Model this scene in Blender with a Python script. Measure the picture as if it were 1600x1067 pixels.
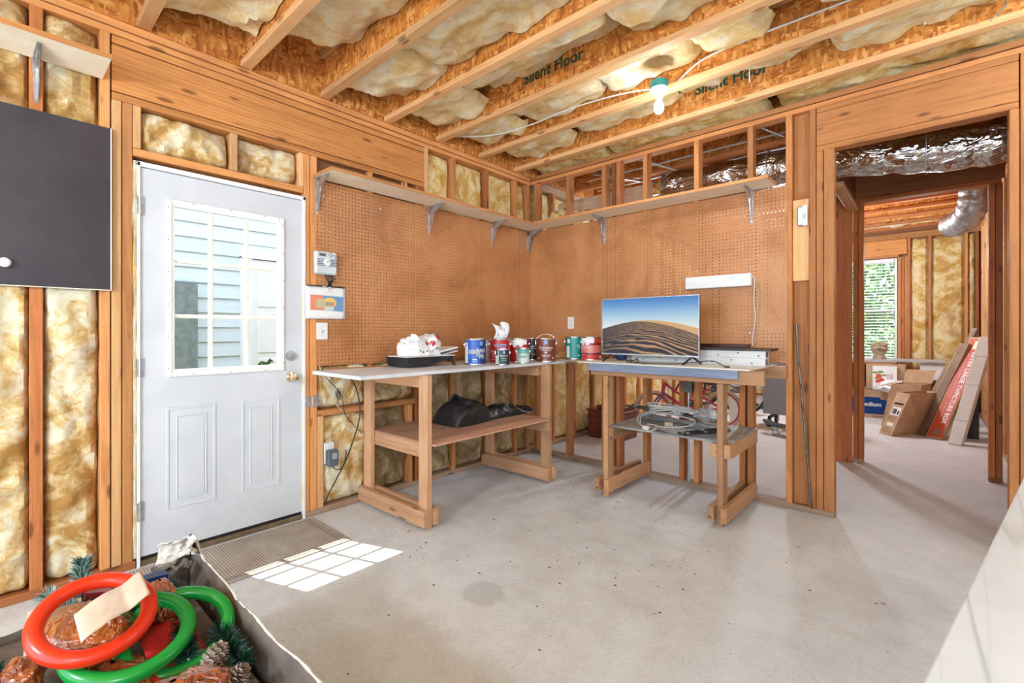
import bpy, bmesh, math, random
from mathutils import Vector, Matrix, noise
for o in list(bpy.data.objects): bpy.data.objects.remove(o)
random.seed(7)
SC = bpy.context.scene
COL = SC.collection

# ---------------------------------------------------------------- camera, world, lights
cam_d = bpy.data.cameras.new('camera'); cam = bpy.data.objects.new('camera', cam_d); COL.objects.link(cam)
cam.location = (3.082, -3.719, 1.227)
cam.rotation_euler = (math.pi/2, 0, math.atan(657/734.0))
cam_d.sensor_width = 36.0; cam_d.lens = 734/1600*36; cam_d.shift_y = -14.5/1600; cam_d.clip_start = 0.02
SC.camera = cam

W = bpy.data.worlds.new('world'); SC.world = W; W.use_nodes = True
bg = W.node_tree.nodes['Background']; bg.inputs[0].default_value = (0.71, 0.86, 1.05, 1); bg.inputs[1].default_value = 2.5

def light(name, kind, loc, energy, color=(1, 1, 1), size=0.1, rot=(0, 0, 0), size_y=None):
    d = bpy.data.lights.new(name, kind); d.energy = energy; d.color = color
    if kind == 'AREA':
        d.size = size
        if size_y: d.shape = 'RECTANGLE'; d.size_y = size_y
    elif kind == 'POINT': d.shadow_soft_size = size
    elif kind == 'SUN': d.angle = size
    o = bpy.data.objects.new(name, d); COL.objects.link(o); o.location = loc; o.rotation_euler = rot
    return o
sun_dir = Vector((0.48, 0.175, -1.0)).normalized()
s = light('sun', 'SUN', (-4, -5, 8), 9.0, (1.0, 0.97, 0.9), math.radians(0.5))
s.rotation_euler = sun_dir.to_track_quat('-Z', 'Y').to_euler()
WARM = (0.76, 0.88, 1.0)
# the seen ceiling bulb, then unseen fill lights added here and in rooms beyond
LAMPS = [((1.795, -0.89, 2.55), 9, 0.035), ((1.9, -5.4, 1.9), 110, 0.10), ((4.9, -5.0, 2.1), 90, 0.10), ((4.0, -0.75, 2.55), 22, 0.06),
         ((1.5, 3.6, 2.35), 110, 0.10), ((2.95, 4.3, 2.2), 26, 0.10), ((0.6, 1.2, 2.4), 10, 0.08)]
for i, (l, e, r) in enumerate(LAMPS):
    light('bulb_and_fill_light', 'POINT', l, e, WARM, r)
vs = SC.view_settings; vs.view_transform = 'Standard'; vs.look = 'None'; vs.gamma = 1; vs.exposure = 0.60; vs.use_curve_mapping = False

# ---------------------------------------------------------------- helpers
def link(o): COL.objects.link(o); return o
def thing(name, label, cat, loc=(0, 0, 0), group=None, kind=None):
    o = bpy.data.objects.new(name, None); link(o); o.location = loc; o.empty_display_size = 0.05
    return tag(o, label, cat, group, kind)
def tag(o, label=None, cat=None, group=None, kind=None):
    if label: o['label'] = label
    if cat: o['category'] = cat
    if group: o['group'] = group
    if kind: o['kind'] = kind
    return o
def attach(o, parent):
    if parent is None: return
    o.parent = parent; w = Matrix.Identity(4); p = parent
    while p is not None:
        b_ = Matrix.LocRotScale(p.location, p.rotation_euler, p.scale)
        w = b_ @ w if p.parent is None else p.matrix_parent_inverse @ b_ @ w
        p = p.parent
    o.matrix_parent_inverse = w.inverted()
def obj(name, bm, mats, parent=None, smooth=False, label=None):
    me = bpy.data.meshes.new(name)
    bmesh.ops.recalc_face_normals(bm, faces=bm.faces)
    if smooth:
        for f in bm.faces: f.smooth = True
    bm.to_mesh(me); bm.free()
    if not isinstance(mats, (list, tuple)): mats = [mats]
    for m in mats: me.materials.append(m)
    o = link(bpy.data.objects.new(name, me))
    attach(o, parent)
    if label: o['label'] = label
    if smooth:
        try: me.set_sharp_from_angle(angle=math.radians(40))
        except Exception: pass
    return o
def box(bm, x0, x1, y0, y1, z0, z1, mi=0, bev=0.0):
    v = [bm.verts.new(p) for p in ((x0, y0, z0), (x1, y0, z0), (x1, y1, z0), (x0, y1, z0), (x0, y0, z1), (x1, y0, z1), (x1, y1, z1), (x0, y1, z1))]
    fs = [bm.faces.new([v[i] for i in q]) for q in ((3, 2, 1, 0), (4, 5, 6, 7), (0, 1, 5, 4), (1, 2, 6, 5), (2, 3, 7, 6), (3, 0, 4, 7))]
    for f in fs: f.material_index = mi
    if bev:
        es = list({e for f in fs for e in f.edges})
        r = bmesh.ops.bevel(bm, geom=es, offset=bev, segments=1, affect='EDGES', clamp_overlap=True)
        for f in r['faces']: f.material_index = mi
    return v
def bx(*a, mi=0, bev=0.0):
    bm = bmesh.new(); box(bm, *a, mi=mi, bev=bev); return bm
def obox(bm, o, ax, ay, az, mi=0):
    """box from corner o along three edge vectors"""
    o = Vector(o); ax = Vector(ax); ay = Vector(ay); az = Vector(az)
    v = [bm.verts.new(p) for p in (o, o+ax, o+ax+ay, o+ay, o+az, o+ax+az, o+ax+ay+az, o+ay+az)]
    for q in ((3, 2, 1, 0), (4, 5, 6, 7), (0, 1, 5, 4), (1, 2, 6, 5), (2, 3, 7, 6), (3, 0, 4, 7)):
        f = bm.faces.new([v[i] for i in q]); f.material_index = mi
    return v
def bar(bm, p, q, w, h, mi=0, up=(0, 0, 1)):
    p = Vector(p); q = Vector(q); d = (q-p); s_ = d.cross(Vector(up))
    if s_.length < 1e-6: s_ = d.cross(Vector((1, 0, 0)))
    s_.normalize(); u = s_.cross(d).normalized()
    return obox(bm, p - s_*w/2 - u*h/2, d, s_*w, u*h, mi)
def frames(pts):
    pts = [Vector(p) for p in pts]; n = len(pts); T = []
    for i in range(n): T.append((pts[min(i+1, n-1)] - pts[max(i-1, 0)]).normalized())
    u = T[0].orthogonal().normalized(); R = []
    for t in T:
        u = (u - t*u.dot(t)); u = u.normalized() if u.length > 1e-6 else t.orthogonal().normalized()
        R.append((u.copy(), t.cross(u).normalized()))
    return pts, R
def tube(bm, pts, r, n=8, closed=False, mi=0, cap=True):
    pts, R = frames(pts); rings = []
    for i, (p, (u, w)) in enumerate(zip(pts, R)):
        rr = r[i] if isinstance(r, (list, tuple)) else r
        rings.append([bm.verts.new(p + (u*math.cos(a) + w*math.sin(a))*rr) for a in [2*math.pi*k/n for k in range(n)]])
    m = len(rings)
    for i in range(m if closed else m-1):
        A = rings[i]; B = rings[(i+1) % m]
        for k in range(n):
            f = bm.faces.new((A[k], A[(k+1) % n], B[(k+1) % n], B[k])); f.material_index = mi
    if cap and not closed:
        bm.faces.new(rings[0][::-1]).material_index = mi; bm.faces.new(rings[-1]).material_index = mi
    return rings
def smooth_path(pts, k=6):
    pts = [Vector(p) for p in pts]; out = []
    P_ = [pts[0]] + pts + [pts[-1]]
    for i in range(1, len(P_)-2):
        a, b, c, d = P_[i-1], P_[i], P_[i+1], P_[i+2]
        for j in range(k):
            t = j/k
            out.append(0.5*((2*b) + (c-a)*t + (2*a-5*b+4*c-d)*t*t + (3*b-a-3*c+d)*t**3))
    out.append(pts[-1]); return out
def lathe(bm, prof, c=(0, 0, 0), n=32, mi=0, axis='z', cap=True):
    c = Vector(c); rings = []
    for r, h in prof:
        ring = []
        for k in range(n):
            a = 2*math.pi*k/n; x, y = r*math.cos(a), r*math.sin(a)
            v = {'z': (x, y, h), 'x': (h, x, y), 'y': (x, h, y)}[axis]
            ring.append(bm.verts.new(c + Vector(v)))
        rings.append(ring)
    for i in range(len(rings)-1):
        for k in range(n):
            f = bm.faces.new((rings[i][k], rings[i][(k+1) % n], rings[i+1][(k+1) % n], rings[i+1][k])); f.material_index = mi
    if cap:
        if prof[0][0] > 1e-4: bm.faces.new(rings[0][::-1]).material_index = mi
        if prof[-1][0] > 1e-4: bm.faces.new(rings[-1]).material_index = mi
    return rings
def grid(bm, fn, nu, nv, mi=0, closed_u=False):
    V = [[bm.verts.new(fn(i/nu, j/nv)) for j in range(nv+1)] for i in range(nu if closed_u else nu+1)]
    m = len(V)
    for i in range(nu if closed_u else nu):
        for j in range(nv):
            a, b = V[i % m], V[(i+1) % m]
            f = bm.faces.new((a[j], b[j], b[j+1], a[j+1])); f.material_index = mi
    return V
def fbm(p, o=4):
    s_ = 0; a = 1.0; p = Vector(p)
    for i in range(o): s_ += a*noise.noise(p); p = p*2.03 + Vector((3.1, 1.7, 5.3)); a *= 0.5
    return s_
def fbox(x, y, z, s=1.0): return fbm((x*s, y*s, z*s))

def text(name, body, size, mat, parent, M4, depth=0.0006, align='CENTER', warp=None, sx=1.0, bold=0.0, label=None):
    cu = bpy.data.curves.new('t', 'FONT'); cu.body = body; cu.size = size; cu.extrude = 0 if warp else depth; cu.align_x = align; cu.align_y = 'CENTER'
    cu.offset = bold; cu.resolution_u = 3
    to = bpy.data.objects.new('t', cu); me = bpy.data.meshes.new_from_object(to)
    bm = bmesh.new(); bm.from_mesh(me); bpy.data.meshes.remove(me); bpy.data.objects.remove(to); bpy.data.curves.remove(cu)
    for v in bm.verts:
        v.co.x *= sx
        v.co = warp(v.co.x, v.co.y) if warp else M4 @ v.co
    me2 = bpy.data.meshes.new(name); bm.to_mesh(me2); bm.free(); me2.materials.append(mat)
    o = link(bpy.data.objects.new(name, me2))
    attach(o, parent)
    if label: o['label'] = label
    return o
def basis(o, u, v):
    u = Vector(u).normalized(); v = Vector(v).normalized(); w = u.cross(v)
    m = Matrix((u, v, w)).transposed().to_4x4(); m.translation = Vector(o); return m

# ---------------------------------------------------------------- materials
def mat(name, col=(0.5, 0.5, 0.5), rough=0.6, metal=0.0, spec=0.5):
    m = bpy.data.materials.new(name); m.use_nodes = True; b = m.node_tree.nodes['Principled BSDF']
    b.inputs['Base Color'].default_value = (*col, 1); b.inputs['Roughness'].default_value = rough; b.inputs['Metallic'].default_value = metal
    b.inputs['Specular IOR Level'].default_value = spec
    return m
class NT:
    def __init__(s, m): s.t = m.node_tree; s.b = s.t.nodes['Principled BSDF']
    def n(s, typ, **k):
        x = s.t.nodes.new('ShaderNode'+typ)
        for a, v in k.items():
            if a.startswith('i_'): x.inputs[int(a[2:]) if a[2:].isdigit() else a[2:].replace('_', ' ')].default_value = v
            else: setattr(x, a, v)
        return x
    def l(s, a, b): s.t.links.new(a, b); return b.node
    def coord(s, scale=(1, 1, 1), rot=(0, 0, 0), loc=(0, 0, 0), kind='Object'):
        c = s.n('TexCoord'); mp = s.n('Mapping'); mp.inputs['Scale'].default_value = scale; mp.inputs['Rotation'].default_value = rot; mp.inputs['Location'].default_value = loc
        s.l(c.outputs[kind], mp.inputs[0]); return mp.outputs[0]
    def noise(s, vec, scale=5, detail=4, rough=0.5, dist=0):
        x = s.n('TexNoise'); x.inputs['Scale'].default_value = scale; x.inputs['Detail'].default_value = detail; x.inputs['Roughness'].default_value = rough; x.inputs['Distortion'].default_value = dist
        if vec is not None: s.l(vec, x.inputs['Vector'])
        return x.outputs[0]
    def ramp(s, fac, stops, interp='LINEAR'):
        r = s.n('ValToRGB'); r.color_ramp.interpolation = interp
        e = r.color_ramp.elements
        while len(e) < len(stops): e.new(0.5)
        for k, (p, c) in enumerate(stops): e[k].position = p; e[k].color = (*c, 1) if len(c) == 3 else c
        s.l(fac, r.inputs[0]); return r.outputs[0]
    def math(s, op, a, b=None, c=None, clamp=False):
        x = s.n('Math', operation=op); x.use_clamp = clamp
        for k, v in enumerate((a, b, c)):
            if v is None: continue
            if isinstance(v, (int, float)): x.inputs[k].default_value = v
            else: s.l(v, x.inputs[k])
        return x.outputs[0]
    def mix(s, fac, a, b, blend='MIX'):
        x = s.n('Mix', data_type='RGBA', blend_type=blend)
        for i, v in ((0, fac), (6, a), (7, b)):
            if isinstance(v, (int, float)): x.inputs[i].default_value = v
            elif isinstance(v, tuple): x.inputs[i].default_value = (*v, 1) if len(v) == 3 else v
            else: s.l(v, x.inputs[i])
        return x.outputs[2]
    def bump(s, h, strength=0.3, dist=0.01):
        b = s.n('Bump'); b.inputs['Strength'].default_value = strength; b.inputs['Distance'].default_value = dist
        s.l(h, b.inputs['Height']); s.l(b.outputs[0], s.b.inputs['Normal']); return b
    def color(s, c): s.l(c, s.b.inputs['Base Color'])

_wood = {}
TONES = {'stud': ((0.67, 0.298, 0.102), (0.38, 0.135, 0.040)), 'amber': ((0.57, 0.235, 0.078), (0.32, 0.105, 0.030)), 'bench2': ((0.54, 0.29, 0.145), (0.31, 0.145, 0.065)), 'pale': ((0.78, 0.445, 0.20), (0.53, 0.24, 0.09)), 'red': ((0.50, 0.175, 0.055), (0.29, 0.085, 0.024)),
         'header': ((0.68, 0.295, 0.090), (0.38, 0.13, 0.034)), 'grey': ((0.50, 0.33, 0.22), (0.28, 0.17, 0.11)), 'dark': ((0.30, 0.125, 0.05), (0.15, 0.06, 0.025)),
         'ply': ((0.62, 0.34, 0.22), (0.48, 0.23, 0.14)), 'bench': ((0.71, 0.40, 0.22), (0.45, 0.225, 0.11))}
def wood(tone='stud', axis='z'):
    k = (tone, axis)
    if k in _wood: return _wood[k]
    a, b = TONES[tone]; m = mat('wood_%s_%s' % k, a, 0.62, spec=0.3); t = NT(m)
    g = {'x': (1.3, 22, 22), 'y': (22, 1.3, 22), 'z': (22, 22, 1.3)}[axis]
    if tone == 'header': g = tuple(q*1.0 if q < 2 else q*1.6 for q in g)
    info = t.n('ObjectInfo'); c = t.coord(g)
    add = t.n('VectorMath', operation='ADD'); t.l(c, add.inputs[0])
    sc = t.n('VectorMath', operation='SCALE'); sc.inputs[0].default_value = (37, 53, 71); t.l(info.outputs['Random'], sc.inputs['Scale']); t.l(sc.outputs[0], add.inputs[1])
    v = add.outputs[0]
    n1 = t.noise(v, 1.2, 5, 0.6, 0.6); n2 = t.noise(v, 6, 3, 0.6)
    f = t.math('ADD', t.math('MULTIPLY', n1, 0.7), t.math('MULTIPLY', n2, 0.3))
    col = t.ramp(f, [(0.26, b), (0.50, a), (0.75, tuple(min(1, q*1.15) for q in a))])
    wv = t.n('TexWave', bands_direction='DIAGONAL'); wv.inputs['Scale'].default_value = 1.0; wv.inputs['Distortion'].default_value = 6; wv.inputs['Detail'].default_value = 3; wv.inputs['Detail Scale'].default_value = 0.6
    wm = {'x': (1.2, 30, 30), 'y': (30, 1.2, 30), 'z': (30, 30, 1.2)}[axis]; c4 = t.coord(wm if tone == 'header' else tuple(q*.6 for q in wm)); ad4 = t.n('VectorMath', operation='ADD'); t.l(c4, ad4.inputs[0]); t.l(sc.outputs[0], ad4.inputs[1]); t.l(ad4.outputs[0], wv.inputs['Vector'])
    col = t.mix(t.math('MULTIPLY', t.ramp(wv.outputs[0], [(0.0, (1, 1, 1)), (0.35, (0, 0, 0))]), 0.40 if tone == 'header' else 0.14), col, b)
    # knots
    ks = {'x': (3.2, 11, 11), 'y': (11, 3.2, 11), 'z': (11, 11, 3.2)}[axis]
    vo = t.n('TexVoronoi'); vo.inputs['Scale'].default_value = 1.0
    c2 = t.coord(ks); ad2 = t.n('VectorMath', operation='ADD'); t.l(c2, ad2.inputs[0]); t.l(sc.outputs[0], ad2.inputs[1]); t.l(ad2.outputs[0], vo.inputs['Vector'])
    kn = t.ramp(vo.outputs[0], [(0.09, (1, 1, 1)), (0.16, (0, 0, 0))])
    col = t.mix(t.math('MULTIPLY', kn, 0.75), col, tuple(q*0.35 for q in b))
    # large soft stains and board to board variation
    st = t.noise(t.coord((1, 1, 1)), 2.6, 4, 0.6); stf = t.ramp(st, [(0.45, (0, 0, 0)), (0.72, (1, 1, 1))])
    col = t.mix(t.math('MULTIPLY', stf, 0.35), col, b)
    hv = t.n('HueSaturation'); t.l(col, hv.inputs['Color']); t.l(t.math('ADD', t.math('MULTIPLY', info.outputs['Random'], 0.50), 0.70), hv.inputs['Value'])
    t.color(hv.outputs[0]); t.bump(f, 0.25, 0.004)
    _wood[k] = m; return m

def lum(parent, name, x0, x1, y0, y1, z0, z1, tone='stud', bev=0.003):
    d = (abs(x1-x0), abs(y1-y0), abs(z1-z0)); ax = 'xyz'[d.index(max(d))]
    return obj(name, bx(min(x0, x1), max(x0, x1), min(y0, y1), max(y0, y1), min(z0, z1), max(z0, z1), bev=bev), wood(tone, ax), parent)

def insul_mat(name, c_lo, c_mid, c_hi, c_dirt, dirt=0.3):
    m = mat(name, c_mid, 0.95, spec=0.05); t = NT(m); c = t.coord()
    n = t.noise(c, 3.6, 5, 0.6, 1.6); n2 = t.noise(c, 15, 5, 0.6, 1.5); f = t.math('ADD', t.math('MULTIPLY', n, 0.7), t.math('MULTIPLY', n2, 0.3))
    col = t.ramp(f, [(0.41, c_lo), (0.5, c_mid), (0.57, c_hi)])  # noise paints orange-brown shadows and cream highlights into the wool
    d = t.noise(c, 2.4, 5, 0.6, 1.2); df = t.ramp(d, [(0.50, (0, 0, 0)), (0.64, (1, 1, 1))])
    col = t.mix(t.math('MULTIPLY', df, dirt), col, c_dirt)
    t.color(col); t.bump(t.noise(c, 85, 5, 0.7, 2.5), 0.75, 0.012); return m
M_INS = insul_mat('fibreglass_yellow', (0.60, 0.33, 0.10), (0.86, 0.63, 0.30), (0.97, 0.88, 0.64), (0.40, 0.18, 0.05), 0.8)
M_INS2 = insul_mat('fibreglass_cream', (0.88, 0.62, 0.27), (0.97, 0.79, 0.46), (0.99, 0.90, 0.66), (0.72, 0.42, 0.15), 0.5)
M_INS3 = insul_mat('fibreglass_golden', (0.70, 0.40, 0.10), (0.88, 0.63, 0.26), (0.96, 0.82, 0.48), (0.55, 0.27, 0.06), 0.6)
M_INS4 = insul_mat('fibreglass_brown', (0.36, 0.24, 0.11), (0.52, 0.38, 0.20), (0.66, 0.52, 0.32), (0.2, 0.11, 0.05), 0.8)  # darker and browner mix, used in bays behind the workbench

def osb_mat():
    m = mat('oriented_strand_board', (0.5, 0.2, 0.06), 0.6, spec=0.35); t = NT(m)
    cols = []
    base = t.coord(); nv = t.n('TexNoise'); nv.inputs['Scale'].default_value = 9; t.l(base, nv.inputs['Vector'])
    for sc, rt in (((20, 20, 70), (0.0, 0.5, 0.3)), ((60, 60, 20), (0.3, 0.25, 0))):
        c = t.coord(sc, rt); ad = t.n('VectorMath', operation='MULTIPLY_ADD'); t.l(nv.outputs['Color'], ad.inputs[0]); ad.inputs[1].default_value = (1.6, 1.6, 1.6); t.l(c, ad.inputs[2])
        v = t.n('TexVoronoi'); v.inputs['Scale'].default_value = 1; t.l(ad.outputs[0], v.inputs['Vector'])
        s_ = t.n('SeparateColor'); t.l(v.outputs['Color'], s_.inputs[0]); cols.append((s_.outputs[0], v.outputs[0], s_.outputs[1]))
    f = t.mix(t.math('GREATER_THAN', cols[1][2], 0.45), cols[0][0], cols[1][0])
    col = t.ramp(f, [(0.0, (0.33, 0.095, 0.016)), (0.3, (0.50, 0.17, 0.028)), (0.75, (0.64, 0.26, 0.055)), (1.0, (0.78, 0.40, 0.13))])
    t.color(col); t.bump(f, 0.4, 0.003); return m
M_OSB = osb_mat()

def concrete():
    m = mat('concrete_floor', (0.6, 0.58, 0.56), 0.75, spec=0.3); t = NT(m); c = t.coord()
    n = t.noise(c, 1.1, 6, 0.55, 0.4); n2 = t.noise(c, 7, 6, 0.65, 0.3); n3 = t.noise(c, 60, 3, 0.6)
    col = t.ramp(n, [(0.34, (0.55, 0.54, 0.535)), (0.52, (0.63, 0.63, 0.635)), (0.66, (0.70, 0.705, 0.715))])
    col = t.mix(0.5, col, t.ramp(n2, [(0.33, (0.50, 0.485, 0.47)), (0.5, (0.62, 0.62, 0.625)), (0.65, (0.70, 0.705, 0.715))]))
    col = t.mix(0.12, col, t.ramp(n3, [(0.4, (0.3, 0.29, 0.28)), (0.6, (0.75, 0.74, 0.73))]))
    # dark spots
    v = t.n('TexVoronoi'); v.inputs['Scale'].default_value = 3.1; t.l(c, v.inputs['Vector'])
    col = t.mix(t.ramp(v.outputs[0], [(0.025, (0.7,)*3), (0.05, (0, 0, 0))]), col, (0.16, 0.14, 0.12))
    v2 = t.n('TexVoronoi'); v2.inputs['Scale'].default_value = 9; t.l(c, v2.inputs['Vector'])
    col = t.mix(t.ramp(v2.outputs[0], [(0.03, (0.55,)*3), (0.055, (0, 0, 0))]), col, (0.2, 0.17, 0.15))
    # one round damp stain in the open floor, and a fainter one beyond it
    for (cx, cy, r, k) in ((1.51, -2.16, 0.115, 0.30), (1.35, -1.0, 0.16, 0.12), (2.9, -0.9, 0.3, 0.12)):
        vd = t.n('VectorMath', operation='DISTANCE'); ncv = t.n('VectorMath', operation='MULTIPLY_ADD'); nz = t.n('TexNoise'); nz.inputs['Scale'].default_value = 14; t.l(c, nz.inputs['Vector'])
        t.l(nz.outputs['Color'], ncv.inputs[0]); ncv.inputs[1].default_value = (0.08, 0.08, 0); t.l(c, ncv.inputs[2]); t.l(ncv.outputs[0], vd.inputs[0]); vd.inputs[1].default_value = (cx+0.04, cy+0.04, 0.0)
        col = t.mix(t.ramp(vd.outputs['Value'], [(r*0.7, (k,)*3), (r, (0, 0, 0))]), col, (0.22, 0.20, 0.19))
    # hairline cracks
    nd = t.n('TexNoise'); nd.inputs['Scale'].default_value = 3; t.l(c, nd.inputs['Vector']); ad = t.n('VectorMath', operation='MULTIPLY_ADD'); t.l(nd.outputs['Color'], ad.inputs[0]); ad.inputs[1].default_value = (0.16, 0.16, 0.16); t.l(c, ad.inputs[2])
    e = t.n('TexVoronoi', feature='DISTANCE_TO_EDGE'); e.inputs['Scale'].default_value = 0.75; t.l(ad.outputs[0], e.inputs['Vector'])
    crack = t.math('MULTIPLY', t.ramp(e.outputs[0], [(0.0012, (1, 1, 1)), (0.003, (0, 0, 0))]), t.ramp(n2, [(0.5, (0, 0, 0)), (0.6, (1, 1, 1))]))
    col = t.mix(t.math('MULTIPLY', crack, 0.35), col, (0.25, 0.23, 0.21))
    t.color(col); t.bump(t.math('ADD', n2, t.math('MULTIPLY', n3, 0.3)), 0.12, 0.01)
    t.l(t.ramp(n2, [(0.3, (0.5,)*3), (0.7, (0.8,)*3)]), t.b.inputs['Roughness']); return m
M_CONC = concrete()

def peg_mat(name, a1, a2):
    """brown hardboard with real quarter-inch holes on a one-inch grid; a1, a2 = the two in-plane axes"""
    m = mat(name, (0.55, 0.26, 0.1), 0.42, spec=0.4); t = NT(m); c = t.coord(); sp = t.n('SeparateXYZ'); t.l(c, sp.inputs[0])
    d2 = None
    for a in (a1, a2):
        fr = t.math('SUBTRACT', t.math('FRACT', t.math('DIVIDE', t.math('ADD', sp.outputs[a], 10.0), 0.0254)), 0.5)
        q = t.math('MULTIPLY', fr, fr); d2 = q if d2 is None else t.math('ADD', d2, q)
    hole = t.math('LESS_THAN', d2, 0.027)
    n = t.noise(c, 2.2, 5, 0.6, 0.5); col = t.ramp(n, [(0.35, (0.40, 0.155, 0.045)), (0.52, (0.55, 0.235, 0.085)), (0.7, (0.63, 0.30, 0.12))])
    n5 = t.noise(c, 150, 2, 0.5); col = t.mix(0.15, col, t.ramp(n5, [(0.4, (0.3, 0.12, 0.04)), (0.6, (0.7, 0.38, 0.2))]))
    t.color(col); t.bump(n5, 0.1, 0.001)
    tr = t.n('BsdfTransparent'); mx = t.n('MixShader'); out = t.t.nodes['Material Output']
    t.l(hole, mx.inputs[0]); t.l(t.b.outputs[0], mx.inputs[1]); t.l(tr.outputs[0], mx.inputs[2]); t.l(mx.outputs[0], out.inputs[0]); return m
M_PEGL = peg_mat('pegboard_left_face', 1, 2); M_PEGB = peg_mat('pegboard_back_face', 0, 2)

def noisy(name, c1, c2, scale=8, rough=0.6, metal=0, bump=0, bd=0.003, spec=0.5, lo=0.4, hi=0.6, sc=(1, 1, 1)):
    m = mat(name, c1, rough, metal, spec); t = NT(m); n = t.noise(t.coord(sc), scale, 5, 0.6, 0.3)
    t.color(t.ramp(n, [(lo, c1), (hi, c2)]))
    if bump: t.bump(n, bump, bd)
    return m
M_WHITE = noisy('white_paint', (0.80, 0.80, 0.79), (0.86, 0.86, 0.85), 5, 0.45)
M_DOOR = noisy('door_paint', (0.60, 0.625, 0.655), (0.66, 0.68, 0.71), 3, 0.5)
M_STEEL = noisy('galvanised_steel', (0.42, 0.45, 0.48), (0.62, 0.64, 0.66), 25, 0.38, 0.85)
M_DSTEEL = noisy('dull_dark_steel', (0.10, 0.10, 0.10), (0.22, 0.21, 0.19), 18, 0.45, 0.8)
M_BRASS = noisy('polished_brass', (0.75, 0.62, 0.38), (0.85, 0.74, 0.5), 9, 0.18, 1.0)
M_BLACKP = noisy('black_plastic', (0.012, 0.013, 0.016), (0.03, 0.032, 0.036), 6, 0.4)
M_DARKBOARD = noisy('charcoal_board', (0.030, 0.024, 0.032), (0.042, 0.034, 0.040), 4, 0.5)
M_MELAM = noisy('grey_white_laminate', (0.62, 0.64, 0.67), (0.76, 0.77, 0.79), 3, 0.4)
M_SHELF = noisy('pale_particle_board', (0.90, 0.77, 0.57), (0.94, 0.85, 0.69), 8, 0.6)
M_CARD = noisy('cardboard', (0.46, 0.29, 0.16), (0.56, 0.38, 0.23), 7, 0.8)
M_CARDD = noisy('cardboard_dark_side', (0.22, 0.14, 0.09), (0.30, 0.20, 0.13), 7, 0.8)
M_PAPER = noisy('white_paper', (0.80, 0.80, 0.80), (0.88, 0.88, 0.87), 4, 0.7)
M_BLACK = mat('matt_black', (0.01, 0.01, 0.012), 0.6)
M_WTXT = mat('white_print', (0.85, 0.85, 0.83), 0.5)
M_KTXT = mat('black_print', (0.02, 0.02, 0.02), 0.6)
def glass_mat():
    m = mat('window_glass', (1, 1, 1), 0.02); t = NT(m); g = t.n('BsdfGlossy'); g.inputs['Roughness'].default_value = 0.02; tr = t.n('BsdfTransparent'); tr.inputs[0].default_value = (0.95, 0.98, 0.97, 1)
    mx = t.n('MixShader'); mx.inputs[0].default_value = .015
    t.l(tr.outputs[0], mx.inputs[1]); t.l(g.outputs[0], mx.inputs[2]); t.l(mx.outputs[0], t.t.nodes['Material Output'].inputs[0]); return m
M_GLASS = glass_mat()
def film(name, tint, alpha, rough=0.15):
    m = mat(name, tint, rough); t = NT(m); t.b.inputs['Alpha'].default_value = alpha; t.bump(t.noise(t.coord(), 40, 3, 0.6, 1), 0.5, 0.004); return m
def emit(name, col, s):
    m = mat(name, col, 0.5); b = m.node_tree.nodes['Principled BSDF']; b.inputs['Emission Color'].default_value = (*col, 1); b.inputs['Emission Strength'].default_value = s; return m

# ---------------------------------------------------------------- setting: floor
def struct(name, label, cat): return thing(name, label, cat, kind='structure')
fl = obj('floor', bx(-0.12, 6.7, -6.6, 6.2, -0.12, 0.0), M_CONC); tag(fl, 'pale grey stained concrete slab floor under the whole workroom', 'floor', kind='structure')

# ---------------------------------------------------------------- batts (lumpy fibreglass between the framing)
def batt(parent, fix, a0, a1, z0, z1, base, out, seed, m=M_INS, amp=0.028, step=0.02, name='insulation_batt'):
    """fix='x': lies in a wall of constant x, a = y ; fix='y': constant y, a = x. out = +1/-1 room side"""
    nu = max(4, int((a1-a0)/step)); nv = max(4, int((z1-z0)/step)); bm = bmesh.new()
    def f(u, v):
        a = a0 + (a1-a0)*u; z = z0 + (z1-z0)*v
        p = Vector((a*5 + seed*7.3, z*3.2 + seed*3.1, seed))
        d = amp*0.9*fbm(p, 3) + amp*0.55*(0.5-abs(noise.noise(p*2.3 + Vector((seed, 2, 1)))))*1.6 + amp*0.25*noise.noise(p*7)
        e = min(u, 1-u)*(a1-a0); e2 = min(v, 1-v)*(z1-z0)
        d += -0.055*math.exp(-e/0.014) - 0.055*math.exp(-e2/0.016)
        q = base + out*d
        if fix == 'x' and a < -3.3 and 1.38 < z < 2.30: q = min(q, -.003)
        return (q, a, z) if fix == 'x' else (a, q, z)
    grid(bm, f, nu, nv)
    return obj(name, bm, m, parent, smooth=True)

T0, T1, T2 = 2.735, 2.773, 2.811          # underside of the plates, joint, top of the plates
D = 0.089
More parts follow.
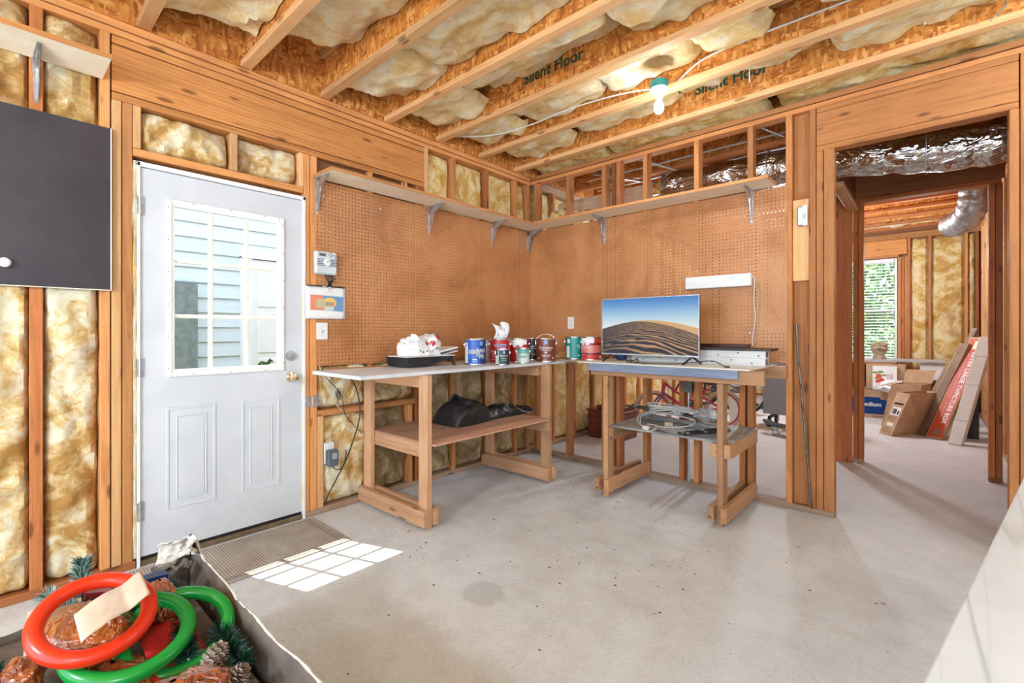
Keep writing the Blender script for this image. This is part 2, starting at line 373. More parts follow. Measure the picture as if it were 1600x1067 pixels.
# ---------------------------------------------------------------- wall_left (outside wall with the door)
wl = struct('wall_left', 'left framed wall of pine studs and yellow fibreglass holding the white door', 'wall')
bm = bmesh.new()
for a in ((-6.6, -3.205, 0, 3.2), (-2.33, 6.15, 0, 3.2), (-3.205, -2.33, 2.12, 3.2)): box(bm, -0.105, -0.092, a[0], a[1], a[2], a[3])
obj('sheathing', bm, wood('dark', 'y'), wl)
lum(wl, 'sole_plate', -D, 0.0, -6.6, -3.205, 0, 0.04, 'red'); lum(wl, 'sole_plate', -D, 0.0, -2.33, 6.0, 0, 0.04, 'grey')
lum(wl, 'top_plate', -D, 0, -6.6, 0.0, T0, T1-0.006); lum(wl, 'top_plate', -D, 0.004, -6.6, -0.0, T1, T2, 'stud'); lum(wl, 'top_plate', -D, 0, 0.09, 6, T0, T2, 'grey')
lum(wl, 'header', -D, -0.002, -3.30, -1.345, 2.449, 2.684, 'header'); lum(wl, 'header_plate', -D, 0, -3.30, -1.345, 2.406, 2.443, 'header'); lum(wl, 'header_plate', -D, 0, -3.30, -1.345, 2.690, 2.729, 'header')
for y0, y1, z0, z1, t in ((-3.345, -3.306, .04, T0, 'stud'), (-3.301, -3.262, .04, 2.405, 'pale'), (-3.258, -3.218, .04, 2.405, 'stud'), (-3.216, -3.182, 2.185, 2.405, 'pale'),
        (-2.763, -2.724, 2.185, 2.405, 'pale'), (-2.358, -2.330, 2.185, 2.405, 'pale'), (-2.328, -2.290, .04, 2.405, 'stud'), (-2.285, -2.240, .04, 2.405, 'stud'), (-2.236, -2.194, .04, 0.66, 'pale'),
        (-1.345, -1.306, 2.25, T0, 'pale'), (-1.045, -1.007, .04, T0, 'stud'), (-0.645, -0.600, .04, T0, 'red'), (-0.235, -0.197, .04, T0, 'stud'), (-0.04, -0.002, .04, T0, 'stud'),
        (-1.858, -1.818, .70, 0.99, 'stud'), (-1.858, -1.818, .04, 0.655, 'stud'), (-1.500, -1.462, .04, 0.655, 'stud'), (-1.430, -1.392, .04, 2.405, 'red'), (-1.388, -1.352, .04, 2.405, 'red'), (-1.55, -1.512, 2.30, 2.405, 'pale'),
        (-1.858, -1.818, .99, 2.405, 'stud')):
    lum(wl, 'stud', -D, 0, y0, y1, z0, z1, t)
k = 0
for y in (-3.59, -3.99, -4.40, -4.80, -5.21, -5.61, -6.02, -6.42): lum(wl, 'stud', -D, 0, y, y+0.045, .04, T0, 'stud' if k % 2 else 'red'); k += 1
for y in (0.40, 0.81, 1.21, 1.62, 2.02, 2.43, 2.84, 3.25, 3.65, 4.06, 4.46, 4.87, 5.28, 5.68): lum(wl, 'stud', -D, 0, y, y+0.038, .04, T0, 'stud')
lum(wl, 'door_header_plate', -D, 0, -3.216, -2.330, 2.142, 2.183, 'stud')
lum(wl, 'rail', -D, 0.001, -2.236, -1.435, .658, .698, 'stud'); lum(wl, 'backing_board', -D, -0.03, -2.24, -1.43, 2.25, 2.40, 'dark')
s_ = 1
for y0, y1, z0, z1, m in ((-3.545, -3.345, .04, T0, M_INS), (-3.945, -3.59, .04, T0, M_INS), (-4.355, -3.99, .04, T0, M_INS), (-4.755, -4.40, .04, T0, M_INS), (-5.165, -4.8, .04, T0, M_INS),
        (-3.182, -2.763, 2.185, 2.405, M_INS), (-2.724, -2.358, 2.185, 2.405, M_INS),
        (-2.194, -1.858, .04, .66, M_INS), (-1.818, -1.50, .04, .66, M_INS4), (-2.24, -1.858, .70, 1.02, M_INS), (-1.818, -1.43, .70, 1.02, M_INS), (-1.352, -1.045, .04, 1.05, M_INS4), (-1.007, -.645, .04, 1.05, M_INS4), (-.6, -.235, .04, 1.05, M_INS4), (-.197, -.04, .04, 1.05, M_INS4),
        (-1.50, -1.345, 2.25, 2.405, M_INS3), (-1.306, -1.045, 2.24, T0, M_INS3), (-1.007, -.645, 2.24, T0, M_INS3), (-.6, -.235, 2.24, T0, M_INS3), (-.197, -.04, 2.24, T0, M_INS3),
        (0.09, .40, .04, T0, M_INS3), (.438, .81, .04, T0, M_INS3), (.848, 1.21, .04, T0, M_INS3), (1.248, 1.62, .04, T0, M_INS3), (1.658, 2.02, .04, T0, M_INS3), (2.058, 2.43, .04, T0, M_INS3), (2.468, 2.84, .04, T0, M_INS3),
        (2.878, 3.25, .04, T0, M_INS3), (3.288, 3.65, .04, T0, M_INS3), (3.688, 4.06, .04, T0, M_INS3), (4.1, 4.46, .04, T0, M_INS3), (4.5, 4.87, .04, T0, M_INS3)):
    s_ += 1.37
    batt(wl, 'x', y0+.001, y1-.001, z0, z1, -0.022 if m is not M_INS3 else -0.035, 1, s_, m, amp=0.042 if m in (M_INS, M_INS4) else 0.014, step=0.016 if m is M_INS else 0.03)
# rumpled fibreglass chinked round the door frame
for y0, y1 in ((-3.217, -3.2), (-2.336, -2.328)):
    bm = bmesh.new(); pts = [(-0.012+0.008*noise.noise((0, z*9, y0)), (y0+y1)/2+0.004*noise.noise((3, z*11, y0)), z) for z in [0.05+0.03*i for i in range(70)]]
    tube(bm, pts, [0.008+0.006*abs(noise.noise((1, p[2]*14, 2))) for p in pts], 6); obj('gap_filler', bm, M_INS2, wl, True)

# ---------------------------------------------------------------- wall_back (inner frame wall carrying the pegboard, with the opening)
wb = struct('wall_back', 'open pine stud partition wall across the back with a wide doorless opening', 'wall')
lum(wb, 'sole_plate', 0.0, 2.60, 0, D, 0, .038, 'grey'); lum(wb, 'sole_plate', 3.392, 6.5, 0, D, 0, .038, 'grey')
lum(wb, 'top_plate', 0, 6.5, 0, D, T0, T1-.006, 'amber'); lum(wb, 'top_plate', 0.0, 6.5, -.002, D, T1, T2, 'amber')
lum(wb, 'header', 2.50, 3.43, 0.001, .040, 2.478, 2.698, 'amber'); lum(wb, 'header', 2.50, 3.43, .046, .085, 2.478, 2.698, 'amber')
lum(wb, 'header_plate', 2.50, 3.43, 0, D, 2.44, 2.476, 'amber'); lum(wb, 'header_plate', 2.50, 3.43, 0, D, 2.70, 2.734, 'amber')
for x0, x1, z1, t in ((.055, .093, T0, 'amber'), (.448, .486, T0, 'amber'), (.844, .882, T0, 'amber'), (.945, .983, T0, 'dark'), (.99, 1.028, T0, 'red'), (1.245, 1.283, T0, 'amber'), (1.56, 1.598, 1.2, 'red'), (1.678, 1.716, T0, 'amber'),
        (2.015, 2.053, 1.2, 'red'), (2.070, 2.108, T0, 'amber'), (2.318, 2.356, T0, 'amber'), (3.394, 3.432, 2.44, 'amber'), (3.436, 3.474, T0, 'amber'), (3.85, 3.888, T0, 'amber'), (4.26, 4.298, T0, 'amber'), (4.67, 4.708, T0, 'amber'), (5.08, 5.118, T0, 'amber'), (5.49, 5.528, T0, 'amber'), (5.9, 5.938, T0, 'amber')):
    lum(wb, 'stud', x0, x1, 0, D, .038, z1, t)
lum(wb, 'stud', 2.458, 2.496, 0, D, .038, T0, 'amber'); lum(wb, 'stud', 2.50, 2.538, 0, D, .038, 2.44, 'amber'); lum(wb, 'stud', 2.542, 2.60, 0, D, .038, 2.44, 'amber')
lum(wb, 'corner_board', 2.358, 2.456, .050, D, .038, T0, 'amber'); lum(wb, 'mounting_block', 2.358, 2.4565, .012, .049, 1.58, 2.14, 'pale')
# faint orange board facing inside, beyond the opening to the right
obj('plywood_face', bx(3.48, 6.5, D, D+.012, 0, T0), M_WHITE, wb)

# ---------------------------------------------------------------- hall partition, hall sides, far room
wh = struct('wall_hall', 'second framed partition seen through the opening with a squared passage', 'wall')
Y2 = 1.75
lum(wh, 'header', 2.36, 3.52, Y2, Y2+.04, 2.48, T0, 'dark'); lum(wh, 'header_plate', 2.36, 3.50, Y2, Y2+D, 2.44, 2.478, 'red')
for x0, x1 in ((2.522, 2.560), (2.563, 2.600), (3.425, 3.463), (3.466, 3.505)): lum(wh, 'stud', x0, x1, Y2, Y2+D, .038, 2.44, 'red')
lum(wh, 'stud', 2.388, 2.520, Y2-.06, Y2-.022, 0.0, 2.44, 'red'); lum(wh, 'stud', 2.36, 2.398, Y2, Y2+D, .038, T0, 'red')
lum(wh, 'sole_plate', 2.36, 2.60, Y2, Y2+D, 0, .038, 'grey'); lum(wh, 'sole_plate', 3.425, 3.505, Y2, Y2+D, 0, .038, 'dark'); lum(wh, 'top_plate', 0, 6.5, Y2, Y2+D, T0, T2, 'red')
for x0 in (2.0, 1.6): lum(wh, 'stud', x0, x0+.038, Y2, Y2+D, T0-.12, T0, 'red')
wr = struct('wall_right', 'right hand stud wall of the hall and far room, seen edge on', 'wall')
for i, y in enumerate((.25, .55, .85, 1.2, 1.5, 2.1, 2.5, 2.9, 3.3, 3.7, 4.1, 4.5, 4.9, 5.3, 5.7)): lum(wr, 'stud', 3.60, 3.69, y, y+.038, .038, T0, 'red' if y < 1.8 else 'pale')
lum(wr, 'sole_plate', 3.60, 3.69, .1, 6, 0, .038, 'grey'); lum(wr, 'top_plate', 3.60, 3.69, .1, 6, T0, T2, 'stud')
obj('plywood_face', bx(3.692, 3.704, .1, 6, 0, T2), wood('ply', 'z'), wr)
hl = struct('wall_hall_side', 'short header and post framing the side opening of the hall', 'wall')
lum(hl, 'header', 2.511, 2.549, .70, Y2-.062, 2.40, T0, 'dark'); lum(hl, 'header_plate', 2.49, 2.57, .70, Y2-.062, 2.36, 2.398, 'pale')

wf = struct('wall_far', 'far outside wall with golden fibreglass between studs beside a window', 'wall')
YF = 6.0
bm = bmesh.new(); box(bm, -.12, 2.02, YF+.092, YF+.105, 0, 3.2); box(bm, 2.66, 6.7, YF+.092, YF+.105, 0, 3.2); box(bm, 2.02, 2.66, YF+.092, YF+.105, 2.42, 3.2); box(bm, 2.02, 2.66, YF+.092, YF+.105, 0, .74)
obj('sheathing', bm, wood('dark', 'x'), wf)
lum(wf, 'top_plate', 0, 6.5, YF, YF+D, T0-.02, T2, 'stud'); lum(wf, 'sole_plate', 0, 6.5, YF, YF+D, 0, .038, 'grey')
lum(wf, 'header', 1.9, 2.78, YF, YF+.04, 2.47, T0-.022, 'header'); lum(wf, 'header_plate', 1.9, 2.68, YF-.0, YF+D, 2.43, 2.468, 'stud'); lum(wf, 'sill_plate', 1.98, 2.66, YF, YF+D, .70, .738, 'stud')
for x0, t, z1 in ((2.672, 'stud', 2.43), (2.712, 'red', 2.43), (2.752, 'stud', 2.43), (2.785, 'red', T0-.02), (3.035, 'stud', T0-.02), (3.44, 'stud', T0-.02), (3.555, 'red', T0-.02), (1.94, 'stud', 2.43), (1.98, 'red', 2.43), (1.5, 'stud', T0-.02), (1.1, 'stud', T0-.02), (.7, 'stud', T0-.02), (.3, 'stud', T0-.02)):
    lum(wf, 'stud', x0, x0+.036, YF, YF+D, .038, z1, t)
for x0, x1 in ((2.823, 3.035), (3.073, 3.44), (3.478, 3.554), (.0, .3), (.338, .7), (.738, 1.1), (1.138, 1.5), (1.538, 1.94)): s_ += 1.3; batt(wf, 'y', x0, x1, .04, T0-.03, YF+.02, -1, s_, M_INS3, amp=.022, step=.035)
# rest of the shell, out of the frame: right wall, its white chosen to keep bounced light neutral
we = obj('wall_east', bx(6.5, 6.6, -6.6, 6.1, 0, 3.2), M_WHITE); tag(we, 'plain white end wall far to the right of the workroom', 'wall', kind='structure')

# ---------------------------------------------------------------- ceiling: I-joists, subfloor, insulation
ce = struct('ceiling', 'open ceiling of strand board joists with cream fibreglass batts tucked between', 'ceiling')
JH = 0.302
obj('subfloor', bx(-.12, 6.7, -6.8, 6.2, T2+JH, T2+JH+.08), M_OSB, ce)
lum(ce, 'rim_board', -.045, -.005, -6.6, 6.1, T2, T2+JH, 'dark')
bm = bmesh.new(); box(bm, -.004, .012, -6.6, 6.1, T2, T2+JH); obj('rim_board', bm, M_OSB, ce)
def joist(y, x1=6.5, tone='pale'):
    j = obj('joist_web', bx(.013, x1, y+.026, y+.036, T2+.036, T2+JH-.036), M_OSB, ce)
    bm = bmesh.new(); box(bm, .013, x1, y, y+.062, T2, T2+.037, bev=.003); box(bm, .013, x1, y, y+.062, T2+JH-.037, T2+JH-.001)
    obj('flange', bm, wood(tone, 'x'), j); return j
JY = [-3.205+.4905*i for i in range(-6, 19)]
joists = {}
for y in JY:
    if y < 5.9: joists[round(y, 2)] = joist(y, tone='pale' if y < -.1 else 'red')
def cbatt(y0, x0, x1, zl, zr, seed, amp=.035, m=M_INS2, y1=None):
    """batt between two joists; underside at zl (near joist side) .. zr (far joist side), rounded over at its edges"""
    ya, yb = y0+.045, (y1 if y1 else y0+.4905+.018); nu = int((x1-x0)/.032); nv = 16; bm = bmesh.new()
    def f(u, v):
        x = x0 + (x1-x0)*u; y = ya + (yb-ya)*v
        p = Vector((x*2.6+seed*5.1, y*5, seed)); z = zl + (zr-zl)*v
        z += amp*fbm(p, 4) + amp*.5*(abs(noise.noise(p*2.2))-.3) + .012*noise.noise(p*8)
        if v > .8: z += (v-.8)*.25*noise.noise((x*7, seed, 3))
        e = min(u, 1-u)*(x1-x0)
        z += .09*math.exp(-e/.03); x += .02*noise.noise((y*9, seed, 1))*(1 if e < .1 else 0)
        z = min(z, T2+JH-.01)
        if v == 0 or v == 1: z = max(z, T2+.04)
        return (x, y, max(z, T2+.0))
    grid(bm, f, nu, nv)
    return obj('insulation_batt', bm, m, ce, True)
sd = 1
for y in JY:
    if y > -.1 or y < -5.8: continue
    sd += 1
    segs = {-3.20: ((.06, 1.9), (1.95, 6.3)), -2.71: ((.28, 1.42), (1.45, 6.3)), -2.22: ((.16, .75), (.72, 2.1), (2.12, 6.3)), -1.73: ((.1, .62), (.6, 1.75), (1.78, 6.3)), -1.24: ((.07, .6), (.62, 1.35), (1.37, 2.02), (2.02, 2.42), (2.62, 6.3)),
            -.75: ((.1, .75), (.8, 1.7), (1.66, 2.6), (2.62, 6.3)), -.26: ((.06, .9), (.9, 2.2), (2.25, 6.3))}
    for n_, (x0, x1) in enumerate(segs.get(round(y, 2), ((.1, 6.3),))):
        sd += .77
        near = -3.3 < y < -.7
        zl, zr = (T2+.055, T2+.135)
        if round(y, 2) == -2.71: zl, zr = T2+.08, T2+.18
        if n_ == 0 and x1 < .8: zl, zr = T2+.02, T2+.10
        if y > -.5: zl, zr = T2+.05, T2+.005
        if (round(y, 2), x0) in ((-1.73, .6), (-.75, 1.66)): zr = T2+.205
        cbatt(y, x0, x1, zl, zr, sd, .045 if near else .03, M_INS3 if y > -.5 else M_INS2)
# batts in the far rooms' last bays
sd += 2; cbatt(5.625-.49, .1, 6.3, T2+.05, T2+.08, sd, y1=5.99)
# stamped lettering on two joist webs
M_STAMP = mat('dark_green_stamp_ink', (0.015, 0.06, 0.035), 0.7)
for x, z, y, b in ((1.36, T2+.115, JY[0]+.0, 'Silent Floor'),):
    pass
def stamp(x, yj, body='Silent Floor', size=.105, z=None):
    jw = joists[round(yj, 2)]
    text('stamp', body, size, M_STAMP, jw, basis((x, yj+.0255, (z or T2+.15)), (1, 0, 0), (0, 0, 1)), depth=.0004, sx=1.15, bold=.002)
JB = -3.205+.4905*4; JC = -3.205+.4905*5

for x, yj, z in ((1.20, -1.24, 2.985), (2.02, -.26, 3.005)):
    y_ = min(joists, key=lambda q: abs(q-yj)); text('stamp', 'Silent Floor', .105, M_STAMP, joists[y_], basis((x, (-3.205+.4905*round((y_+3.205)/.4905))+.0254, z), (1, 0, 0), (0, 0, 1)), depth=.0004, sx=1.0, bold=.003)

# ---------------------------------------------------------------- the white outside door
dr = struct('door_1', 'white steel outside door with nine light window and two raised panels', 'door')
bm = bmesh.new()
box(bm, -.09, .006, -3.2, -3.186, 0, 2.116, bev=.002); box(bm, -.09, .006, -2.337, -2.320, 0, 2.116, bev=.002); box(bm, -.09, .006, -3.2, -2.32, 2.094, 2.118, bev=.002)
obj('door_frame', bm, M_WHITE, dr)
M_TRIM = noisy('bronze_threshold', (0.16, 0.11, 0.06), (0.24, 0.17, 0.10), 9, 0.5, 0.3)
bm = bmesh.new(); box(bm, -.09, .0, -3.186, -2.337, 0, .03, bev=.004); obj('threshold', bm, M_TRIM, dr)
bm = bmesh.new(); box(bm, -.05, -.012, -3.184, -2.339, .033, .05); obj('door_sweep', bm, M_BLACK, dr)
gy0, gy1, gz0, gz1 = -3.048, -2.480, 1.010, 1.925
bm = bmesh.new(); XS = -.008
for a in ((-3.184, gy0, .05, 2.09), (gy1, -2.339, .05, 2.09), (gy0, gy1, .05, gz0), (gy0, gy1, gz1, 2.09)): box(bm, -.05, XS, *a)
sl = obj('door_slab', bm, M_DOOR, dr)
def ring(bm, x0, x1, y0, y1, z0, z1, w, bev=.004):
    for a in ((y0, y0+w, z0, z1), (y1-w, y1, z0, z1), (y0+w, y1-w, z0, z0+w), (y0+w, y1-w, z1-w, z1)): box(bm, x0, x1, *a, bev=bev)
bm = bmesh.new(); ring(bm, XS, XS+.012, -3.076, -2.452, .982, 1.953, .030, .005); ring(bm, XS-.02, XS+.006, -3.05, -2.478, 1.008, 1.927, .014, .002)
lf = obj('window_frame', bm, M_WHITE, dr)
bm = bmesh.new()
for yy in (-3.066, -2.462):
    for q in range(6): lathe(bm, [(.003, 0), (.003, .0012)], (XS+.0122, yy, 1.03+q*.175), 8, axis='x')
for zz in (.992, 1.943):
    for q in range(3): lathe(bm, [(.003, 0), (.003, .0012)], (XS+.0122, -2.95+q*.19, zz), 8, axis='x')
obj('screw', bm, M_DSTEEL, lf)
M_MUNT = noisy('glow_tinted_grille', (0.80, 0.78, 0.66), (0.86, 0.84, 0.76), 6, 0.5)  # white muntins with the cream glow of daylight put into their colour
bm = bmesh.new(); w = (gy1-gy0)/3; h = (gz1-gz0)/3
for q in (1, 2): box(bm, -.036, -.016, gy0+q*w-.011, gy0+q*w+.011, gz0, gz1, bev=.003)
for q in (1, 2): box(bm, -.0355, -.0165, gy0, gy1, gz0+q*h-.010, gz0+q*h+.010, bev=.003)
obj('muntin_grille', bm, M_MUNT, dr)
obj('glass', bx(-.030, -.027, gy0, gy1, gz0, gz1), M_GLASS, dr)
for (y0, y1) in ((-3.074, -2.836), (-2.701, -2.479)):
    bm = bmesh.new(); ring(bm, XS, XS+.004, y0, y1, .262, .816, .014, .003); ring(bm, XS, XS+.004, y0+.045, y1-.045, .307, .771, .009, .003)
    box(bm, XS-.001, XS+.0025, y0+.058, y1-.058, .32, .758, bev=.002); obj('raised_panel', bm, M_DOOR, dr)
for z in (1.89, 1.04, .29):
    bm = bmesh.new(); lathe(bm, [(.0065, -.05), (.0065, .05)], (.004, -3.188, z), 12); box(bm, -.006, .0, -3.186, -3.172, z-.05, z+.05); box(bm, .0, .0075, -3.2, -3.19, z-.048, z+.048)
    obj('hinge', bm, M_STEEL, dr, True)
bm = bmesh.new(); lathe(bm, [(.032, 0), (.034, .004), (.03, .012), (.012, .016), (.011, .03), (.02, .036), (.027, .048), (.028, .056), (.022, .066), (.008, .070), (0.0005, .070)], (XS, -2.411, .909+.03), 28, axis='x')
obj('door_knob', bm, M_BRASS, dr, True)
bm = bmesh.new(); lathe(bm, [(.031, 0), (.033, .004), (.028, .014), (.012, .016), (.0005, .016)], (XS, -2.411, 1.074), 28, axis='x'); box(bm, XS+.014, XS+.028, -2.425, -2.397, 1.069, 1.079, bev=.002)
obj('deadbolt_turn', bm, M_STEEL, dr, True)
hp = thing('strike_plate', 'pair of small galvanised hinge plates screwed beside the door jamb', 'plate', (0.001, -2.28, .76))
for y0, y1 in ((-2.325, -2.287), (-2.275, -2.232)):
    bm = bmesh.new(); box(bm, .001, .004, y0, y1, .727, .80, bev=.0015)
    for zz in (.745, .782): lathe(bm, [(.004, 0), (.003, .002), (.0005, .002)], (.004, (y0+y1)/2, zz), 8, axis='x')
    obj('plate', bm, M_STEEL, hp)

# outside seen through the door: neighbouring house with lap siding
M_SIDE = noisy('blue_grey_siding', (0.60, 0.70, 0.74), (0.68, 0.77, 0.81), 3, 0.6, sc=(1, .2, 3))
nh = thing('neighbour_house', 'pale blue lap sided house wall outside the door window', 'house', (-3.0, -2, -.2))
bm = bmesh.new(); z = -.2
while z < 6: obox(bm, (-3.0, -9, z), (0, 14, 0), (-.02, 0, .17), (.03, 0, 0)); z += .165
obj('siding', bm, M_SIDE, nh); obj('corner_trim', bx(-2.99, -2.93, -1.74, -1.62, -.2, 2.12), M_WHITE, nh)
bm = bmesh.new(); box(bm, -2.97, -2.94, -1.62, -.2, -.2, 2.09)
for q in range(4): box(bm, -2.94, -2.93, -1.56, -.26, -.12+q*.55, .36+q*.55, bev=.005)
obj('panel_door', bm, M_WHITE, nh); obj('head_trim', bx(-2.99, -2.92, -1.74, -.1, 2.1, 2.19), M_WHITE, nh)
gb = obj('utility_panel', bx(-2.93, -2.87, -2.62, -2.19, -.2, 1.775, bev=.01), noisy('weathered_green_grey', (.16, .20, .19), (.24, .28, .27), 12, .8)); tag(gb, 'weathered grey green board leaning on the siding outside the door window', 'board')
M_GRASS = noisy('lawn', (.10, .17, .04), (.18, .26, .08), 20, .9)
gr = obj('lawn', bx(-14, -.13, -6.6, 16, -.35, -.2), M_GRASS); tag(gr, 'lawn strip outside the left wall', 'ground', kind='structure')
gr = obj('lawn', bx(-.12, 12, 6.2, 22, -.35, -.2), M_GRASS); tag(gr, 'lawn outside the far window', 'ground', kind='structure')
gr = obj('driveway', bx(-4, 14, -18, -6.6, -.2, -.03), M_CONC); tag(gr, 'unseen concrete driveway, enlarged to bounce sunlight in through the open end', 'ground', kind='structure')  # out of view, made large so sunlight bounces up to the ceiling
random.seed(5)
def foliage(name, label, cat, loc, rx, ry, rz, n, leaf, cols, group=None):
    t = thing(name, label, cat, loc, group)
    bm = bmesh.new(); L_ = Vector(loc)
    for i in range(n):
        d = Vector((random.gauss(0, 1), random.gauss(0, 1), random.gauss(0, 1))).normalized(); r = random.random()**.35
        p = L_ + Vector((d.x*rx*r, d.y*ry*r, rz + d.z*rz*r))
        u = Vector((random.gauss(0, 1), random.gauss(0, 1), random.gauss(0, 1))).normalized()*leaf; v = u.orthogonal().normalized()*leaf*.5
        f = bm.faces.new([bm.verts.new(q) for q in (p-u, p-v, p+u, p+v)])
        f.material_index = random.randrange(len(cols))
    obj('leaves', bm, cols, t); bm = bmesh.new(); tube(bm, [L_, L_+Vector((.05, 0, rz*.7)), L_+Vector((0, .1, rz*1.4))], [.12*rx/1.2, .09*rx/1.2, .03], 8); obj('trunk', bm, wood('dark', 'z'), t, True)
LEAFS = [mat('leaf_green', (.10, .24, .04), .6), mat('leaf_light', (.24, .42, .09), .6), mat('leaf_dark', (.04, .11, .03), .6)]
foliage('garden_bush', 'dark clipped bush outside, at the lower corner of the door window', 'bush', (-2.2, -1.75, -.2), .22, .16, .58, 900, .035, LEAFS[2:]+LEAFS[:1])
for i, (x, y, s_, lb) in enumerate(((.2, 11.5, 1.9, 'leafy green tree beyond the far window, left'), (4.4, 12.2, 2.0, 'leafy green tree beyond the far window, right'), (2.6, 9.0, 1.1, 'low green shrub just outside the far window'), (2.3, 17, 2.6, 'tall leafy tree farthest off, framed by the far window'))):
    foliage('garden_tree', lb, 'tree', (x, y, -.2), s_, s_*.8, s_ if s_ > 1.5 else .8, 5200 if s_ > 1.5 else 2500, .11 if s_ > 1.5 else .06, LEAFS)

# ---------------------------------------------------------------- floor mat
M_MAT = mat('ribbed_brown_mat', (.30, .24, .19), .85); t = NT(M_MAT); c = t.coord(); wv = t.n('TexWave', wave_type='BANDS', bands_direction='Y'); wv.inputs['Scale'].default_value = 24; t.l(c, wv.inputs['Vector'])
n_ = t.noise(c, 6, 5, .6); t.color(t.mix(.6, t.ramp(wv.outputs[0], [(0.2, (.17, .125, .09)), (.8, (.42, .34, .27))]), t.ramp(n_, [(.35, (.34, .27, .22)), (.65, (.50, .44, .39))])));
t.bump(wv.outputs[0], .6, .003)
mt = thing('floor_mat', 'ribbed brown rubber runner mat on the floor along the white door', 'mat', (.28, -2.9, 0))
bm = bmesh.new(); box(bm, .035, .532, -3.55, -2.285, .001, .008, bev=.002); obj('mat_body', bm, M_MAT, mt)
bm = bmesh.new()
for a in ((.50, .503), (.48, .482)): box(bm, *a, -3.55, -2.29, .008, .0095)
for a in ((-2.32, -2.318), (-2.34, -2.338)): box(bm, .04, .53, *a, .008, .0095)
obj('edge_rib', bm, mat('dark_rib', (.12, .09, .07), .8), mt)

# ---------------------------------------------------------------- pegboards
def peg(name, label, a, m, screws, ax):
    t = thing(name, label, 'pegboard', (a[0], a[2], a[4]), 'pegboard sheets lining the bench corner'); obj('panel', bx(*a), m, t)
    for p in screws:
        bm = bmesh.new(); q = 1 if ax == 'x' else -1; lathe(bm, [(.007, 0), (.006, .0025*q), (.0005, .003*q)], p if ax == 'x' else (p[0], -.006, p[2]), 10, axis=ax); obj('screw', bm, M_STEEL, t, True)
    return t
peg('pegboard', 'wide brown pegboard sheet beside the white door, behind the paint tray', (0.002, .007, -2.250, -.172, 1.0, 2.248), M_PEGL, [(.007, y, z) for y in (-2.2, -1.76, -1.30, -1.03, -.62) for z in (1.19, 1.66, 2.15)], 'x')
peg('pegboard', 'narrow brown pegboard strip in the left side of the room corner', (0.002, .007, -.169, -.007, 1.0, 2.248), M_PEGL, [(.007, -.15, z) for z in (1.3, 1.75, 2.1)], 'x')
peg('pegboard', 'large brown pegboard sheet behind the television, bright room showing through its holes', (.008, 2.330, -.006, -.001, 1.01, 2.248), M_PEGB, [(x, 0, z) for x in (.46, .86, 1.26, 1.70, 2.09) for z in (1.22, 1.70, 2.12)], 'y')

# ---------------------------------------------------------------- shelves with brackets
def bracket(parent, p, n, down=.235, arm=.20, up=None):
    """pressed steel shelf bracket; p = wall point under the shelf, n = outward unit vector"""
    p = Vector(p); n = Vector(n); s_ = n.cross(Vector((0, 0, 1))); bm = bmesh.new()
    def plate(pts, w, th, nrm):
        for (a, wa), (b, wb_) in zip(list(zip(pts, w))[:-1], list(zip(pts, w))[1:]):
            v = [bm.verts.new(q) for q in (a-s_*wa, a+s_*wa, b+s_*wb_, b-s_*wb_, a-s_*wa+nrm*th, a+s_*wa+nrm*th, b+s_*wb_+nrm*th, b-s_*wb_+nrm*th)]
            for q in ((3, 2, 1, 0), (4, 5, 6, 7), (0, 1, 5, 4), (1, 2, 6, 5), (2, 3, 7, 6), (3, 0, 4, 7)): bm.faces.new([v[i] for i in q])
    Z_ = Vector((0, 0, 1))
    plate([p, p-Z_*down*.5, p-Z_*down], [.013, .011, .007], .003, n); plate([p-Z_*.003, p-Z_*.003+n*arm*.5, p-Z_*.003+n*arm], [.013, .011, .007], -.003, -Z_*-1)
    k = 7; pts = []
    for i in range(k+1):
        a = i/k; q = p - Z_*(.006+down*.92*(1-a)) + n*(.006+arm*.92*a); c_ = p - Z_*.045 + n*.045; w_ = 1-abs(2*a-1); q = q + (c_-q)*.80*w_**.55; pts.append(q)
    for i in range(k):
        a, b = pts[i], pts[i+1]; ca = p + (n*.003 - Z_*max(.006, (p-a).dot(Z_)) if i < k/2 else n*max(.006, (a-p).dot(n)) - Z_*.003); cb = p + (n*.003 - Z_*max(.006, (p-b).dot(Z_)) if i+1 < k/2+.5 else n*max(.006, (b-p).dot(n)) - Z_*.003)
        for sg in (-1, 1):
            o_ = s_*.005*sg
            try: bm.faces.new([bm.verts.new(x) for x in (ca+o_, cb+o_, b+o_, a+o_)])
            except Exception: pass
        bm.faces.new([bm.verts.new(x) for x in (a-s_*.005, b-s_*.005, b+s_*.005, a+s_*.005)])
    for dz in (.02, down*.9):
        q = p - Z_*dz + n*.003; rr = s_*.004; bar(bm, q, q+n*.003, .008, .008)
    return obj('bracket', bm, M_STEEL, parent)
sA = thing('wall_shelf', 'long pale board shelf above the pegboard, running from the door to the corner', 'shelf', (0, -1.1, 2.27), 'pale wall shelves on steel brackets')
obj('shelf_board', bx(.0075, .25, -2.267, -.252, 2.258, 2.276, bev=.002), M_SHELF, sA); bm = bmesh.new(); box(bm, .250, .2535, -2.267, -.252, 2.257, 2.277); box(bm, .0075, .25, -2.2705, -2.267, 2.257, 2.277); obj('edge_strip', bm, wood('stud', 'y'), sA)
for y in (-2.245, -1.30, -.56, -.045): bracket(sA, (.0075, y, 2.2575), (1, 0, 0), arm=.17 if y < -2.2 else .19)
sB = thing('wall_shelf', 'pale board shelf above the television, from the corner to the open framing', 'shelf', (1.1, 0, 2.27), 'pale wall shelves on steel brackets')
